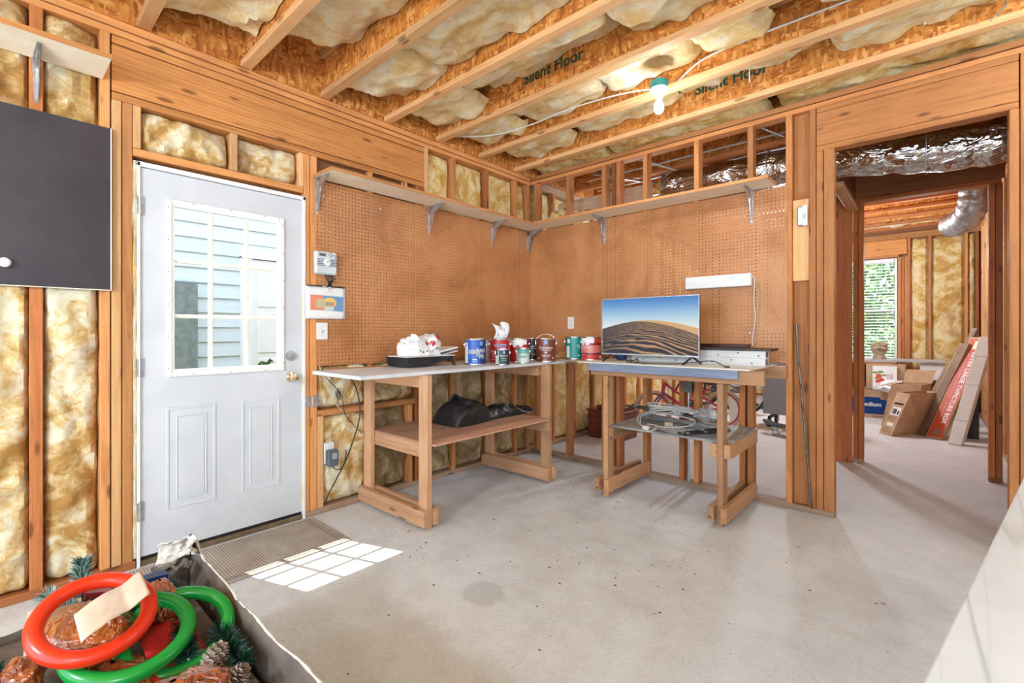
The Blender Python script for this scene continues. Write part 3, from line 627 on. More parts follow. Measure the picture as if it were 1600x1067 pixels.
obj('shelf_board', bx(.0075, 2.262, -.25, -.0065, 2.258, 2.276, bev=.002), M_SHELF, sB); bm = bmesh.new(); box(bm, .2536, 2.262, -.2535, -.25, 2.257, 2.277); box(bm, 2.262, 2.2655, -.2535, -.0065, 2.257, 2.277); obj('edge_strip', bm, wood('stud', 'x'), sB)
for x in (.875, 2.10): bracket(sB, (x, -.0075, 2.2575), (0, -1, 0))
sC = thing('wall_shelf', 'short pale board shelf high on the left wall above the charcoal panel', 'shelf', (0, -3.8, 2.49), 'pale wall shelves on steel brackets')
obj('shelf_board', bx(.001, .26, -5.2, -3.335, 2.487, 2.506, bev=.002), M_SHELF, sC); bm = bmesh.new(); box(bm, .26, .264, -5.2, -3.335, 2.485, 2.508); obj('edge_strip', bm, wood('header', 'y'), sC)
for y in (-3.568, -4.38): bracket(sC, (.001, y, 2.4865), (1, 0, 0), down=.2, arm=.2)
db = thing('wall_panel', 'charcoal painted panel with a cream knob, on the left wall studs', 'panel', (0.01, -3.8, 1.44))
obj('panel_board', bx(.001, .022, -4.6, -3.305, 1.437, 2.245, bev=.0015), M_DARKBOARD, db)
bm = bmesh.new(); box(bm, .0215, .0228, -4.6, -3.305, 1.4345, 1.438); box(bm, .0215, .0228, -3.308, -3.3035, 1.437, 2.245); obj('worn_edge', bm, M_SHELF, db)
bm = bmesh.new(); lathe(bm, [(.016, 0), (.02, .01), (.021, .018), (.014, .026), (.0005, .028)], (.022, -3.668, 1.535), 20, axis='x'); obj('knob', bm, M_PAPER, db, True)

# ---------------------------------------------------------------- wall fittings
M_TIMER = noisy('pale_grey_plastic', (.60, .64, .66), (.66, .69, .71), 5, .4)
tm = thing('irrigation_timer', 'small pale grey irrigation timer with a round dial on the pegboard', 'timer', (.03, -2.19, 1.62))
bm = bmesh.new(); box(bm, .008, .045, -2.272, -2.118, 1.615, 1.770, bev=.010); obj('housing', bm, M_TIMER, tm)
bm = bmesh.new()
for q in range(5): box(bm, .0452, .0462, -2.262, -2.125, 1.672+q*.0105, 1.6765+q*.0105)
obj('stripes', bm, mat('slate_blue', (.05, .10, .18), .5), tm)
bm = bmesh.new(); lathe(bm, [(.026, 0), (.026, .008), (.022, .010), (.0005, .010)], (.0455, -2.192, 1.698), 28, axis='x'); d_ = obj('dial', bm, M_WHITE, tm, True)
bm = bmesh.new(); obox(bm, (.0556, -2.206, 1.690), (0, .024, .018), (0, -.004, .006), (.004, 0, 0)); obj('pointer', bm, M_TIMER, d_)
obj('display', bx(.0452, .0466, -2.246, -2.202, 1.736, 1.755), mat('lcd_olive', (.10, .11, .09), .3), tm)
bm = bmesh.new()
for q, (yy, zz) in enumerate(((-2.18, 1.748), (-2.165, 1.755), (-2.165, 1.741), (-2.15, 1.748), (-2.135, 1.747), (-2.135, 1.732))): lathe(bm, [(.0045, 0), (.004, .002), (.0005, .002)], (.0455, yy, zz), 10, axis='x')
obj('button', bm, mat('button_slate', (.12, .18, .24), .5), tm)
bm = bmesh.new()
for q in range(6):
    tube(bm, smooth_path([(.03, -2.20+q*.011, 1.618), (.035+.004*q, -2.19+q*.009, 1.59), (.03, -2.175+q*.004, 1.56), (.014, -2.172+q*.004, 1.535)]), .0022 if q % 2 else .0035, 6)
obj('wire', bm, M_BLACK, tm, True)
pp = thing('wall_calendar', 'white paper sheet with an orange and blue watercolour, tied up with white ribbon', 'picture', (.02, -2.15, 1.31))
bm = bmesh.new()
def sheet(y0, y1, z0, z1, x, curl=.006):
    grid(bm, lambda u, v: (x + curl*math.sin(u*3.1)*(1-v) + .002*math.sin(v*5), y0+(y1-y0)*u, z0+(z1-z0)*v), 10, 8)
sheet(-2.325, -2.045, 1.318, 1.536, .016); g_ = obj('sheet', bm, M_PAPER, pp, True)
sol = g_.modifiers.new('s', 'SOLIDIFY'); sol.thickness = .002
M_ART = {n: mat('print_'+n, c, .7) for n, c in dict(orange=(.80, .27, .16), blue=(.17, .32, .55), yellow=(.80, .52, .18), olive=(.52, .50, .28), grey=(.55, .62, .60), brown=(.45, .33, .22)).items()}
def patch(m, pts, x=.0245):
    bm_ = bmesh.new(); n_ = len(pts); A_ = [bm_.verts.new((x, -2.325+.28*a, 1.318+.218*b)) for a, b in pts]; B_ = [bm_.verts.new((x+.0003, -2.325+.28*a, 1.318+.218*b)) for a, b in pts]; bm_.faces.new(A_); bm_.faces.new(B_[::-1])
    for q in range(n_): bm_.faces.new((A_[q], A_[(q+1) % n_], B_[(q+1) % n_], B_[q]))
    return bm_
for i, (n, pts) in enumerate((('orange', [(.10, .26), (.10, .72), (.40, .72), (.45, .26)]), ('blue', [(.40, .72), (.93, .70), (.93, .24), (.45, .26)]), ('yellow', [(.24, .50), (.28, .60), (.44, .60), (.50, .66), (.66, .66), (.74, .56), (.74, .42), (.66, .36), (.24, .36)]),
        ('olive', [(.24, .34), (.24, .56), (.46, .56), (.46, .34)]), ('brown', [(.47, .40), (.47, .52), (.68, .52), (.68, .40)]), ('grey', [(.44, .26), (.44, .38), (.68, .38), (.68, .26)]))):
    obj('print', patch(M_ART[n], pts, .0248+.0004*i), M_ART[n], pp)
bm = bmesh.new(); c_ = Vector((.028, -2.185, 1.518))
for dy, dz in ((-.03, .014), (.03, .012), (-.025, -.016), (.028, -.014)): tube(bm, smooth_path([c_, c_+Vector((.006, dy*.5, dz*1.2)), c_+Vector((0, dy, dz))]), .0022, 6)
obj('ribbon', bm, M_WHITE, pp, True)
obj('binder', bx(.014, .022, -2.32, -2.05, 1.533, 1.540, bev=.001), M_BLACKP, pp)
sw = thing('light_switch', 'white light switch plate on the pegboard under the hanging picture', 'switch', (.01, -2.21, 1.2)); obj('plate', bx(.007, .013, -2.249, -2.172, 1.178, 1.292, bev=.002), M_WHITE, sw); bm = bmesh.new(); obox(bm, (.013, -2.2155, 1.228), (.0, .010, 0), (.012, 0, .010), (0, 0, .012)); obj('toggle', bm, M_PAPER, sw)
bm = bmesh.new(); box(bm, .0128, .0136, -2.2185, -2.2025, 1.222, 1.25)
for zz in (1.205, 1.265): lathe(bm, [(.003, 0), (.0025, .0012), (.0005, .0012)], (.013, -2.2105, zz), 8, axis='x')
obj('slot', bm, M_STEEL, sw)
ot = thing('power_outlet', 'white double power outlet on the back pegboard above the paint cans', 'outlet', (.51, -.01, 1.31)); obj('plate', bx(.478, .550, -.012, -.006, 1.258, 1.372, bev=.002), M_WHITE, ot)
for zz in (1.293, 1.337):
    bm = bmesh.new(); lathe(bm, [(.016, 0), (.015, -.003), (.0005, -.003)], (.514, -.012, zz), 18, axis='y'); r_ = obj('receptacle', bm, M_PAPER, ot, True)
    bm = bmesh.new(); box(bm, .507, .509, -.0156, -.0148, zz-.002, zz+.008); box(bm, .519, .521, -.0156, -.0148, zz-.002, zz+.008); lathe(bm, [(.0025, 0), (.0025, -.0008)], (.514, -.0148, zz-.008), 8, axis='y'); obj('slot', bm, M_BLACK, r_)
# outlet under the bench with plug-in adapter
o2 = thing('power_adapter', 'dark grey plug-in adapter in a white outlet box under the bench', 'adapter', (.02, -2.16, .37))
obj('outlet_box', bx(-.04, .002, -2.19, -2.12, .33, .47, bev=.002), M_WHITE, o2); obj('housing', bx(.002, .05, -2.184, -2.112, .315, .425, bev=.006), noisy('slate_plastic', (.10, .12, .14), (.14, .16, .18), 6, .5), o2)
obj('rating_label', bx(.0502, .0506, -2.16, -2.125, .365, .405), mat('label_grey', (.35, .38, .42), .6), o2)
bm = bmesh.new(); tube(bm, smooth_path([(.03, -2.15, .318), (.05, -2.13, .29), (.05, -2.08, .30), (.03, -2.05, .36), (.015, -2.04, .40)]), .0035, 6); obj('cord', bm, M_BLACK, o2, True)
M_GREYW = mat('pale_cable', (.62, .60, .56), .5)
def cable(name, label, pts, r, m, group=None, cat='cable'):
    bm = bmesh.new(); tube(bm, smooth_path(pts), r, 8); o = obj(name, bm, m, None, True); tag(o, label, cat, group); return o
cable('low_voltage_cable', 'thin black cable looping down from the bench end to the fibreglass', [(.03, -2.215, 1.0), (.03, -2.208, .94), (.035, -2.09, .80), (.04, -2.06, .66), (.03, -1.98, .56), (.025, -1.92, .50)], .0025, M_BLACK)
cable('power_cable', 'thick black cable hanging from the bench top down to the floor plate', [(.04, -2.06, .95), (.05, -1.99, .85), (.05, -1.955, .72), (.05, -1.96, .60), (.045, -2.00, .47), (.035, -2.06, .32), (.03, -2.18, .12), (.03, -2.19, .075)], .0045, M_BLACKP)
cable('white_cable', 'thin white cable running down beside the bench end', [(.02, -2.235, 1.0), (.03, -2.21, .93), (.03, -2.17, .82), (.035, -2.12, .73), (.03, -2.08, .68)], .0022, M_GREYW)
bm = bmesh.new(); random.seed(3)
for q in range(9):
    c_ = Vector((.035, -2.105+random.uniform(-.008, .008), .80+random.uniform(-.03, .03))); r_ = random.uniform(.012, .028)
    tube(bm, [c_+Vector((random.uniform(-.006, .006), math.cos(a)*r_*.6, math.sin(a)*r_)) for a in [2*math.pi*i/12 for i in range(12)]], .002, 5, closed=True)
o = obj('wire_bundle', bm, M_DSTEEL, None, True); tag(o, 'tangled bundle of dark thin wires against the fibreglass below the bench end', 'wire')

# ---------------------------------------------------------------- workbench along the left wall
b1 = thing('workbench', 'long home-built pine workbench with a grey white top under the left pegboard', 'workbench', (.35, -1.2, 0), 'pine workbenches')
bm = bmesh.new(); box(bm, .12, .70, -2.33, -.04, .957, .979, bev=.002); obj('tabletop', bm, M_MELAM, b1)
obj('rear_board', bx(.009, .118, -2.2, -.04, .957, .978, bev=.002), wood('bench', 'y'), b1)
for ya in (-1.90, -.66):
    for x0 in (.0085, .66): obj('leg', bx(x0, x0+.089, ya, ya+.038, 0, .956, bev=.003), wood('bench', 'z'), b1)
    for y0 in (ya-.0395, ya+.0395): obj('runner', bx(.002, .765, y0, y0+.038, .022, .122, bev=.003), wood('bench', 'x'), b1)
obj('shelf_rail', bx(.002, .70, -1.8605, -1.822, .42, .512, bev=.003), wood('bench', 'x'), b1); obj('shelf_rail', bx(.002, .77, -.7, -.6615, .42, .512, bev=.003), wood('bench', 'x'), b1)
obj('end_rail', bx(.002, .66, -1.8605, -1.822, .868, .956, bev=.003), wood('bench', 'x'), b1); obj('end_rail', bx(.002, .66, -.7, -.6615, .868, .956, bev=.003), wood('bench', 'x'), b1)
obj('shelf', bx(.012, .655, -1.862, -.64, .513, .524, bev=.001), wood('ply', 'y'), b1); obj('shelf', bx(.656, .775, -1.86, -.70, .513, .524, bev=.001), wood('ply', 'y'), b1)
# ---------------------------------------------------------------- workbench against the back wall
b2 = thing('workbench', 'pine workbench with a thin white top and dark lower shelf under the television', 'workbench', (1.65, -.35, 0), 'pine workbenches')
bm = bmesh.new(); box(bm, 1.028, 2.265, -.665, -.012, .992, 1.0, bev=.0015); obj('tabletop', bm, noisy('worn_white_sheet', (.70, .66, .58), (.80, .77, .71), 4, .5), b2)
M_BLUEG = noisy('blue_grey_paint', (.17, .21, .30), (.24, .28, .37), 6, .5, sc=(.5, 1, 4))
obj('front_strip', bx(1.12, 2.195, -.655, -.636, .935, .991, bev=.002), M_BLUEG, b2); obj('front_rail', bx(1.13, 2.335, -.634, -.596, .903, .991, bev=.003), wood('bench2', 'x'), b2)
obj('rear_rail', bx(1.06, 2.33, -.05, -.012, .903, .991, bev=.003), wood('bench2', 'x'), b2)
for x0 in (1.238, 2.062): obj('leg', bx(x0, x0+.038, -.632, -.543, 0, .902, bev=.003), wood('bench2', 'z'), b2)
for x0 in (1.1985, 1.2775): obj('runner', bx(x0, x0+.038, -.69, -.003, .048, .140, bev=.003), wood('bench2', 'y'), b2)
for x0 in (2.0225, 2.1015): obj('runner', bx(x0, x0+.038, -.69, -.003, .042, .134, bev=.003), wood('bench2', 'y'), b2)
for x0 in (1.2775, 2.0225, 2.1015): obj('shelf_rail', bx(x0, x0+.038, -.625, -.003, .428, .517, bev=.003), wood('bench2', 'y'), b2)
M_DSHELF = noisy('dark_grey_shelf_board', (.20, .19, .19), (.34, .33, .32), 5, .4)
bm = bmesh.new(); box(bm, 1.279, 2.059, -.605, -.004, .518, .532, bev=.001); box(bm, 2.0595, 2.139, -.54, -.004, .518, .532); obj('shelf', bm, M_DSHELF, b2)
pk = thing('timber_offcut', 'short pine plank lying on the corner of the workbench under the paint cans', 'plank', (.7, -.2, .979)); obj('plank', bx(.45, 1.02, -.40, -.05, .9795, .9915, bev=.002), wood('grey', 'x'), pk)
pk = thing('timber_offcut', 'small pale pine block against the pegboard between the paint cans', 'block', (.55, -.05, .992)); obj('block', bx(.40, .62, -.05, -.012, .992, 1.04, bev=.003), wood('pale', 'x'), pk)

# ---------------------------------------------------------------- paint cans
M_TIN = mat('bright_tin', (.66, .66, .65), .25, 1.0)
def C3(*c): return tuple(c)
def can(label, x, y, z, r, h, az, bands, prints, handle=False, drip=None, seed=0):
    """az = degrees the label faces; bands = [(z0,z1,a0,a1,colour)] in fractions of the label; prints = text"""
    t = thing('paint_can', label, 'paint can', (x, y, z), 'paint cans on the workbenches')
    bm = bmesh.new()
    lathe(bm, [(r*.97, 0), (r, .002), (r, .006), (r*.985, .009), (r*.985, h-.009), (r, h-.006), (r, h-.001), (r*.965, h), (r*.95, h-.006), (r*.80, h-.007), (r*.78, h-.002), (r*.72, h-.002), (r*.70, h-.006), (.0005, h-.006)], (x, y, z), 40)
    obj('tin', bm, M_TIN, t, True)
    A = math.radians(az)
    def P_(a, f, rr): return (x+rr*math.cos(A+a), y+rr*math.sin(A+a), z+.009+(h-.018)*f)
    for i, (f0, f1, a0, a1, m) in enumerate(bands):
        bm = bmesh.new(); rr = r*.985+.0006+.00025*i; n = max(3, int(abs(a1-a0)/9))
        grid(bm, lambda u, v: P_(math.radians(a0+(a1-a0)*u), f0+(f1-f0)*v, rr), n, 1); obj('label', bm, m, t, True)
    for body, size, a, f, m in prints:
        rr = r*.985+.0006+.00025*(len(bands)+2)
        if body[0] == '=':      # a line of print too small to read: a row of word-sized strokes
            Wd = float(body[1:]); x_ = -Wd/2; q = 0; bm = bmesh.new()
            while x_ < Wd/2:
                w = min((.011, .007, .014, .009)[q % 4], Wd/2-x_); grid(bm, lambda u, v: P_(math.radians(a)+(x_+w*u)/rr, f+(v-.5)*size*.45/(h-.018), rr), 2, 1); x_ += w+.003; q += 1
            obj('fine_print', bm, m, t, True); continue
        text('lettering', body, size, m, t, None, warp=lambda u, v: Vector((x+rr*math.cos(A+math.radians(a)+u/rr), y+rr*math.sin(A+math.radians(a)+u/rr), z+.009+(h-.018)*f+v)))
    if drip:
        bm = bmesh.new(); rr = r*.985+.0022; a0, a1 = drip
        n = 16
        grid(bm, lambda u, v: P_(math.radians(a0+(a1-a0)*u), 1-v*(.22+.16*(.5+.5*math.sin(u*19+seed))*math.sin(math.pi*min(1, u*1.02))), rr), n, 4); obj('paint_drip', bm, M_PAPER, t, True)
    for sg in (-1, 1):
        bm = bmesh.new(); q = Vector((math.cos(A+sg*math.pi/2), math.sin(A+sg*math.pi/2), 0)); c_ = Vector((x, y, z+h*.78))+q*r
        bar(bm, c_, c_+q*.005, .016, .016); obj('bail_ear', bm, M_TIN, t)
    if h > .15:
        bm = bmesh.new(); q = Vector((math.cos(A+math.pi/2), math.sin(A+math.pi/2), 0)); f_ = Vector((math.cos(A), math.sin(A), 0)); c_ = Vector((x, y, z+h*.78)); pts = []
        for i in range(17):
            a = math.pi*i/16; d = q*math.cos(a)*(r+.006)
            pts.append(c_+d+(Vector((0, 0, 1))*math.sin(a)*(r*.95) if handle else f_*-1*math.sin(a)*(r+.004) - Vector((0, 0, 1))*math.sin(a)*.02))
        tube(bm, pts, .0016, 6); obj('bail_handle', bm, M_TIN, t, True)
    return t
K = {n: mat('can_'+n, c, .3, spec=.6) for n, c in dict(blue=(.012, .10, .50), navy=(.02, .05, .22), cream=(.78, .74, .62), red=(.50, .015, .02), dred=(.33, .01, .02), white=(.80, .80, .79), teal=(.0, .26, .22), dteal=(.0, .10, .09), black=(.012, .014, .014), dgreen=(.01, .09, .07),
    lgreen=(.42, .62, .53), mgreen=(.10, .38, .30), pgreen=(.62, .74, .68), brown=(.20, .045, .02), pink=(.72, .22, .17), bred=(.62, .05, .04), ltblue=(.16, .42, .52), grey=(.35, .37, .42), lblue=(.20, .32, .62), maroon=(.22, .01, .02)).items()}
w_, k_ = M_WTXT, M_KTXT
can('large blue paint can with a white swoosh, leftmost of the cans', .452, -1.205, .9795, .084, .195, -43, [(0, 1, -75, 75, K['blue']), (.0, 1, 25, 75, K['navy']), (.02, .72, -68, -42, K['cream']), (.66, .9, -72, -44, K['white']), (.70, .86, -65, -51, K['grey']), (.42, .60, -38, 22, K['grey']), (.30, .42, 5, 45, K['grey']), (.78, .96, 22, 40, K['lblue'])],
    [('Super', .036, 32, .60, w_), ('=.05', .010, 36, .50, w_), ('=.055', .009, 34, .30, w_), ('=.05', .009, 34, .25, w_), ('=.034', .022, -4, .18, w_), ('=.034', .012, -2, .09, w_)])
can('large red paint can with a small teal house logo', .459, -.937, .9795, .084, .195, -47, [(0, 1, -88, 88, K['red']), (0, .5, -88, -50, K['dred']), (.70, .80, -32, -8, K['ltblue']), (.66, .80, 0, 36, K['white']), (.68, .78, 2, 34, K['blue'])],
    [('=.03', .014, 18, .73, K['blue']), ('SHOW', .024, -36, .48, w_), ('=.04', .009, -34, .38, w_), ('=.035', .009, -32, .31, w_), ('=.02', .009, -32, .23, w_), ('=.03', .008, -40, .12, w_)])
bm = bmesh.new(); f_ = bm.faces.new([bm.verts.new((.459+.0842*math.cos(math.radians(-47+a)), -.937+.0842*math.sin(math.radians(-47+a)), .9885+.177*f)) for a, f in ((-34, .80), (-6, .80), (-20, .88))]); h_ = obj('logo_roof', bm, K['ltblue'], None); h_.parent = [o for o in COL.objects if o.name.startswith('paint_can')][-1]; h_.matrix_parent_inverse = Matrix.Translation(-h_.parent.location)
can('large paint can mostly hidden behind the blue can, only its lid rim showing', .262, -.985, .9795, .084, .195, -45, [(0, 1, -80, 80, K['white'])], [])
can('small dark green paint can standing in front of the red can', .668, -1.128, .9795, .052, .122, -47, [(0, 1, -90, 90, K['black']), (0, 1, -46, -20, K['dgreen']), (0, .62, -90, -48, K['cream']), (.0, 1, -44, -34, K['pgreen']), (.72, .95, 4, 22, K['lblue']), (.0, .45, 0, 40, K['dgreen'])],
    [('Emerald', .020, 12, .60, w_), ('=.04', .008, 12, .44, w_), ('=.035', .007, 12, .30, w_)])
can('large red paint can with white paint run down its side', .497, -.743, .9795, .084, .195, -49, [(0, 1, -88, 88, K['red']), (.44, .56, -10, 40, K['dred'])], [('=.05', .020, -2, .48, w_), ('=.05', .010, 0, .38, w_), ('=.045', .010, 0, .30, w_), ('=.05', .006, 0, .18, w_)], drip=(-70, 48), seed=1)
can('small pale green paint can standing in front of the white streaked can', .644, -.862, .9795, .052, .122, -50, [(0, 1, -90, 90, K['pgreen']), (.35, .7, -90, 90, K['lgreen']), (.70, 1, -90, 90, K['mgreen']), (.15, .8, -78, -50, K['cream']), (.76, .92, -8, 8, K['lblue'])],
    [('Classic', .017, 4, .60, w_), ('=.04', .007, 2, .48, k_), ('=.035', .007, 2, .40, k_)])
can('large black paint can behind the small pale green can', .395, -.45, .9795, .084, .195, -51, [(0, 1, -88, 88, K['black']), (.50, .56, -88, 88, K['grey'])], [('e400', .030, 10, .64, w_), ('* * *', .018, 8, .40, w_), ('=.05', .008, 10, .27, w_), ('=.05', .008, 10, .21, w_)])
can('large dark brown paint can with its wire handle raised', .640, -.56, .9795, .084, .195, -52, [(0, 1, -88, 88, K['brown']), (.78, .97, -10, 10, K['lblue'])], [('Duration', .034, 0, .62, w_), ('=.09', .009, 0, .50, w_), ('=.02', .024, 0, .40, w_), ('=.08', .009, 0, .27, w_), ('=.06', .008, 0, .22, w_), ('=.018', .022, -44, .13, w_), ('=.018', .022, 44, .13, w_), ('=.02', .007, 0, .05, w_)], handle=True)
can('large teal green paint can beside the red and pink can', .735, -.27, .992, .084, .195, -56, [(0, 1, -75, 80, K['teal']), (0, .9, 36, 80, K['dteal']), (.04, .60, -55, -30, K['cream']), (.74, .94, -48, -28, K['white'])], [('Pro', .034, 32, .60, w_), ('=.04', .009, 34, .50, w_), ('=.02', .018, 24, .15, w_)])
can('large red and pink paint can beside the television, white paint over its rim', .920, -.295, .992, .084, .195, -58, [(0, 1, -88, 88, K['bred']), (.30, .66, -88, 88, K['pink']), (.22, .30, -88, 88, K['maroon']), (.66, .78, -20, 88, K['dred']), (.05, .18, 52, 75, K['white'])], [('Pro', .034, -38, .68, w_), ('=.07', .012, -30, .54, w_), ('=.03', .008, -46, .22, w_)], drip=(-88, 18), seed=2)

def crumple(bm, c, rx, ry, rz, seed, n=30, m=18, amp=.25, fr=2.2, flat=True):
    c = Vector(c)
    def f(u, v):
        a = 2*math.pi*u; b = math.pi*(v*.96+.02); d = Vector((math.cos(a)*math.sin(b), math.sin(a)*math.sin(b), math.cos(b)))
        k = 1 + amp*noise.noise(d*fr+Vector((seed, 0, 0))) + amp*.8*(abs(noise.noise(d*fr*2.1+Vector((0, seed, 0))))-.2) + amp*.3*noise.noise(d*9)
        p = Vector((d.x*rx*k, d.y*ry*k, d.z*rz*k))
        if flat: p.z = max(p.z, -rz*.55)
        return c+p
    grid(bm, f, n, m, closed_u=True)
# ---------------------------------------------------------------- paint tray with a plastic bag
tr = thing('paint_tray', 'black plastic paint tray with a white liner sticking out', 'paint tray', (.40, -1.58, .98))
# tray local: well end toward -y/left, ramp end raised on legs toward +y
def tray_shell(bm, x0, x1, y0, y1, zb, zt, flare, zr):
    pass
bm = bmesh.new(); TX0, TX1, TY0, TY1 = .135, .400, -1.795, -1.375; tz = .9795
def tr_pt(u, v, ins, zoff):
    y = TY0+(TY1-TY0)*v; zb = tz+.004 + max(0, (v-.42)/.58)*.052
    return y, zb
sec = []
for i in range(15):
    v = i/14; y = TY0+(TY1-TY0)*v; zb = tz+.003+max(0, (v-.40)/.60)*.050; ft = tz+.068
    e = .012 if 0 < i < 14 else .0
    ring_ = [(TX0, ft), (TX0+.014, zb), (TX1-.014, zb), (TX1, ft)]
    sec.append([bm.verts.new((x_, y + (.012 if i == 0 and z_ < ft else -.004 if i == 14 and z_ < ft else 0), z_)) for x_, z_ in ring_])
for a, b in zip(sec[:-1], sec[1:]):
    for q in range(3): bm.faces.new((a[q], a[q+1], b[q+1], b[q]))
bm.faces.new(sec[0]); bm.faces.new(sec[-1])
g_ = obj('tray_body', bm, M_BLACKP, tr); md = g_.modifiers.new('s', 'SOLIDIFY'); md.thickness = .003; md.offset = -1
bm = bmesh.new(); ft = tz+.068; tube(bm, [(TX0, TY0, ft), (TX1, TY0, ft), (TX1, TY1, ft), (TX0, TY1, ft)], .0045, 6, closed=True); obj('rim', bm, M_BLACKP, tr, True)
for x_ in (TX0+.012, TX1-.012):
    bm = bmesh.new(); v = [(x_-.006, TY1-.06, ft-.006), (x_-.006, TY1-.004, ft-.006), (x_-.006, TY1+.022, tz), (x_-.006, TY1+.004, tz), (x_-.006, TY1-.03, tz+.042)]
    A_ = [bm.verts.new(q) for q in v]; B_ = [bm.verts.new((q[0]+.012, q[1], q[2])) for q in v]; bm.faces.new(A_); bm.faces.new(B_[::-1])
    for q in range(5): bm.faces.new((A_[q], A_[(q+1) % 5], B_[(q+1) % 5], B_[q]))
    obj('foot', bm, M_BLACKP, tr)
ln = thing('tray_liner', 'stack of white plastic tray liners resting in the black paint tray', 'tray liner', (.30, -1.55, 1.05))
bm = bmesh.new()
box(bm, TX0+.012, TX1-.008, TY0+.004, TY1+.02, ft+.002, ft+.010, bev=.002); obox(bm, (TX0+.02, -1.60, ft+.012), (.23, 0, 0), (0, .28, .048), (0, -.006, .010)); obox(bm, (TX0+.03, -1.47, ft+.006), (.20, 0, 0), (0, .165, .028), (0, -.002, .006))
obj('liner', bm, M_PAPER, ln)
bg_ = thing('plastic_bag', 'crumpled white plastic shopping bag with red print lying on the paint tray', 'bag', (.27, -1.62, 1.06))
M_BAG = noisy('white_film', (.82, .82, .81), (.90, .90, .89), 6, .35, bump=.0)
bm = bmesh.new()
def bagf(u, v):
    a = 2*math.pi*u; b = math.pi*(.5*v); R_ = math.cos(b); x_ = .27+.118*R_*math.cos(a); y_ = -1.595+.178*R_*math.sin(a)
    h = math.sin(b)*(.5+.0*R_)
    pr = .150*(1-abs(v-1)**3.0)
    yy = (y_+1.595)/.178
    two = .86+.16*math.exp(-((yy+.35)/.22)**2)+.22*math.exp(-((yy-.42)/.25)**2)
    p = Vector((x_*11, y_*11, v*3)); k = .024*fbm(p, 3)+.034*(.3-abs(noise.noise(p*1.7)))
    return (x_+k*math.cos(a), y_+k*math.sin(a), ft+.012+pr*two*(.92+.0*u)+k*.9*(v > .05))
grid(bm, bagf, 54, 22, closed_u=True); obj('film', bm, M_BAG, bg_, True)
def bagz(x_, y_):
    r2 = min(.98, ((x_-.27)/.118)**2+((y_+1.595)/.178)**2); v = 1-math.acos(max(-1, min(1, math.sqrt(r2))))*0; return v
bm = bmesh.new()
# printed red marks hug the side facing the room
def onbag(aa, vv, off=.004):
    q = Vector(bagf(aa/(2*math.pi), vv)); d = (q-Vector((.27, -1.595, ft+.03))).normalized(); return q+d*off
for (a0, a1, v0, v1) in ((.06, .18, .30, .66), (.18, .30, .20, .42), (.42, .66, .30, .44), (.60, .70, .36, .54)):
    grid(bm, lambda u, v: onbag(a0+(a1-a0)*u, v0+(v1-v0)*v), 5, 5)
obj('red_print', bm, mat('red_ink', (.52, .02, .05), .4), bg_, True)
bm = bmesh.new()
for q in range(9): a0 = -.45+q*.15; grid(bm, lambda u, v: onbag(a0+.05*u*(1+.5*(q % 2)), .09+.028*v), 2, 2)
obj('small_print', bm, M_KTXT, bg_, True)
wp = thing('paper_wrapper', 'crumpled white printed wrapper standing on the lid of the red paint can', 'wrapper', (.46, -.93, 1.17))
bm = bmesh.new(); grid(bm, lambda u, v: (.455-.035+.07*u+.02*math.sin(v*4), -.945-.03+.07*u+.012*math.sin(u*7+v*3), 1.174+.128*v-.04*u*v), 12, 12)
grid(bm, lambda u, v: (.470+.045*u+.012*math.sin(v*4), -.93+.045*u+.016*math.sin(u*5+v*3)-.012, 1.192+.100*v+.02*math.sin(u*3)), 10, 10)
g_ = obj('paper', bm, M_PAPER, wp, True); md = g_.modifiers.new('s', 'SOLIDIFY'); md.thickness = .0015
for q in range(6): bm = bmesh.new(); obox(bm, (.4535+.001*q, -.9555+.002*q, 1.196+.012*q), (.010, -.003, .002), (0, .0004, .0), (0, .001, .008)); obj('print_mark', bm, M_KTXT, wp)
bm = bmesh.new(); obox(bm, (.494, -.926, 1.240), (.016, .010, .002), (0, .0004, 0), (0, 0, .020)); obj('print_mark', bm, mat('brown_picture', (.22, .13, .10), .6), wp)

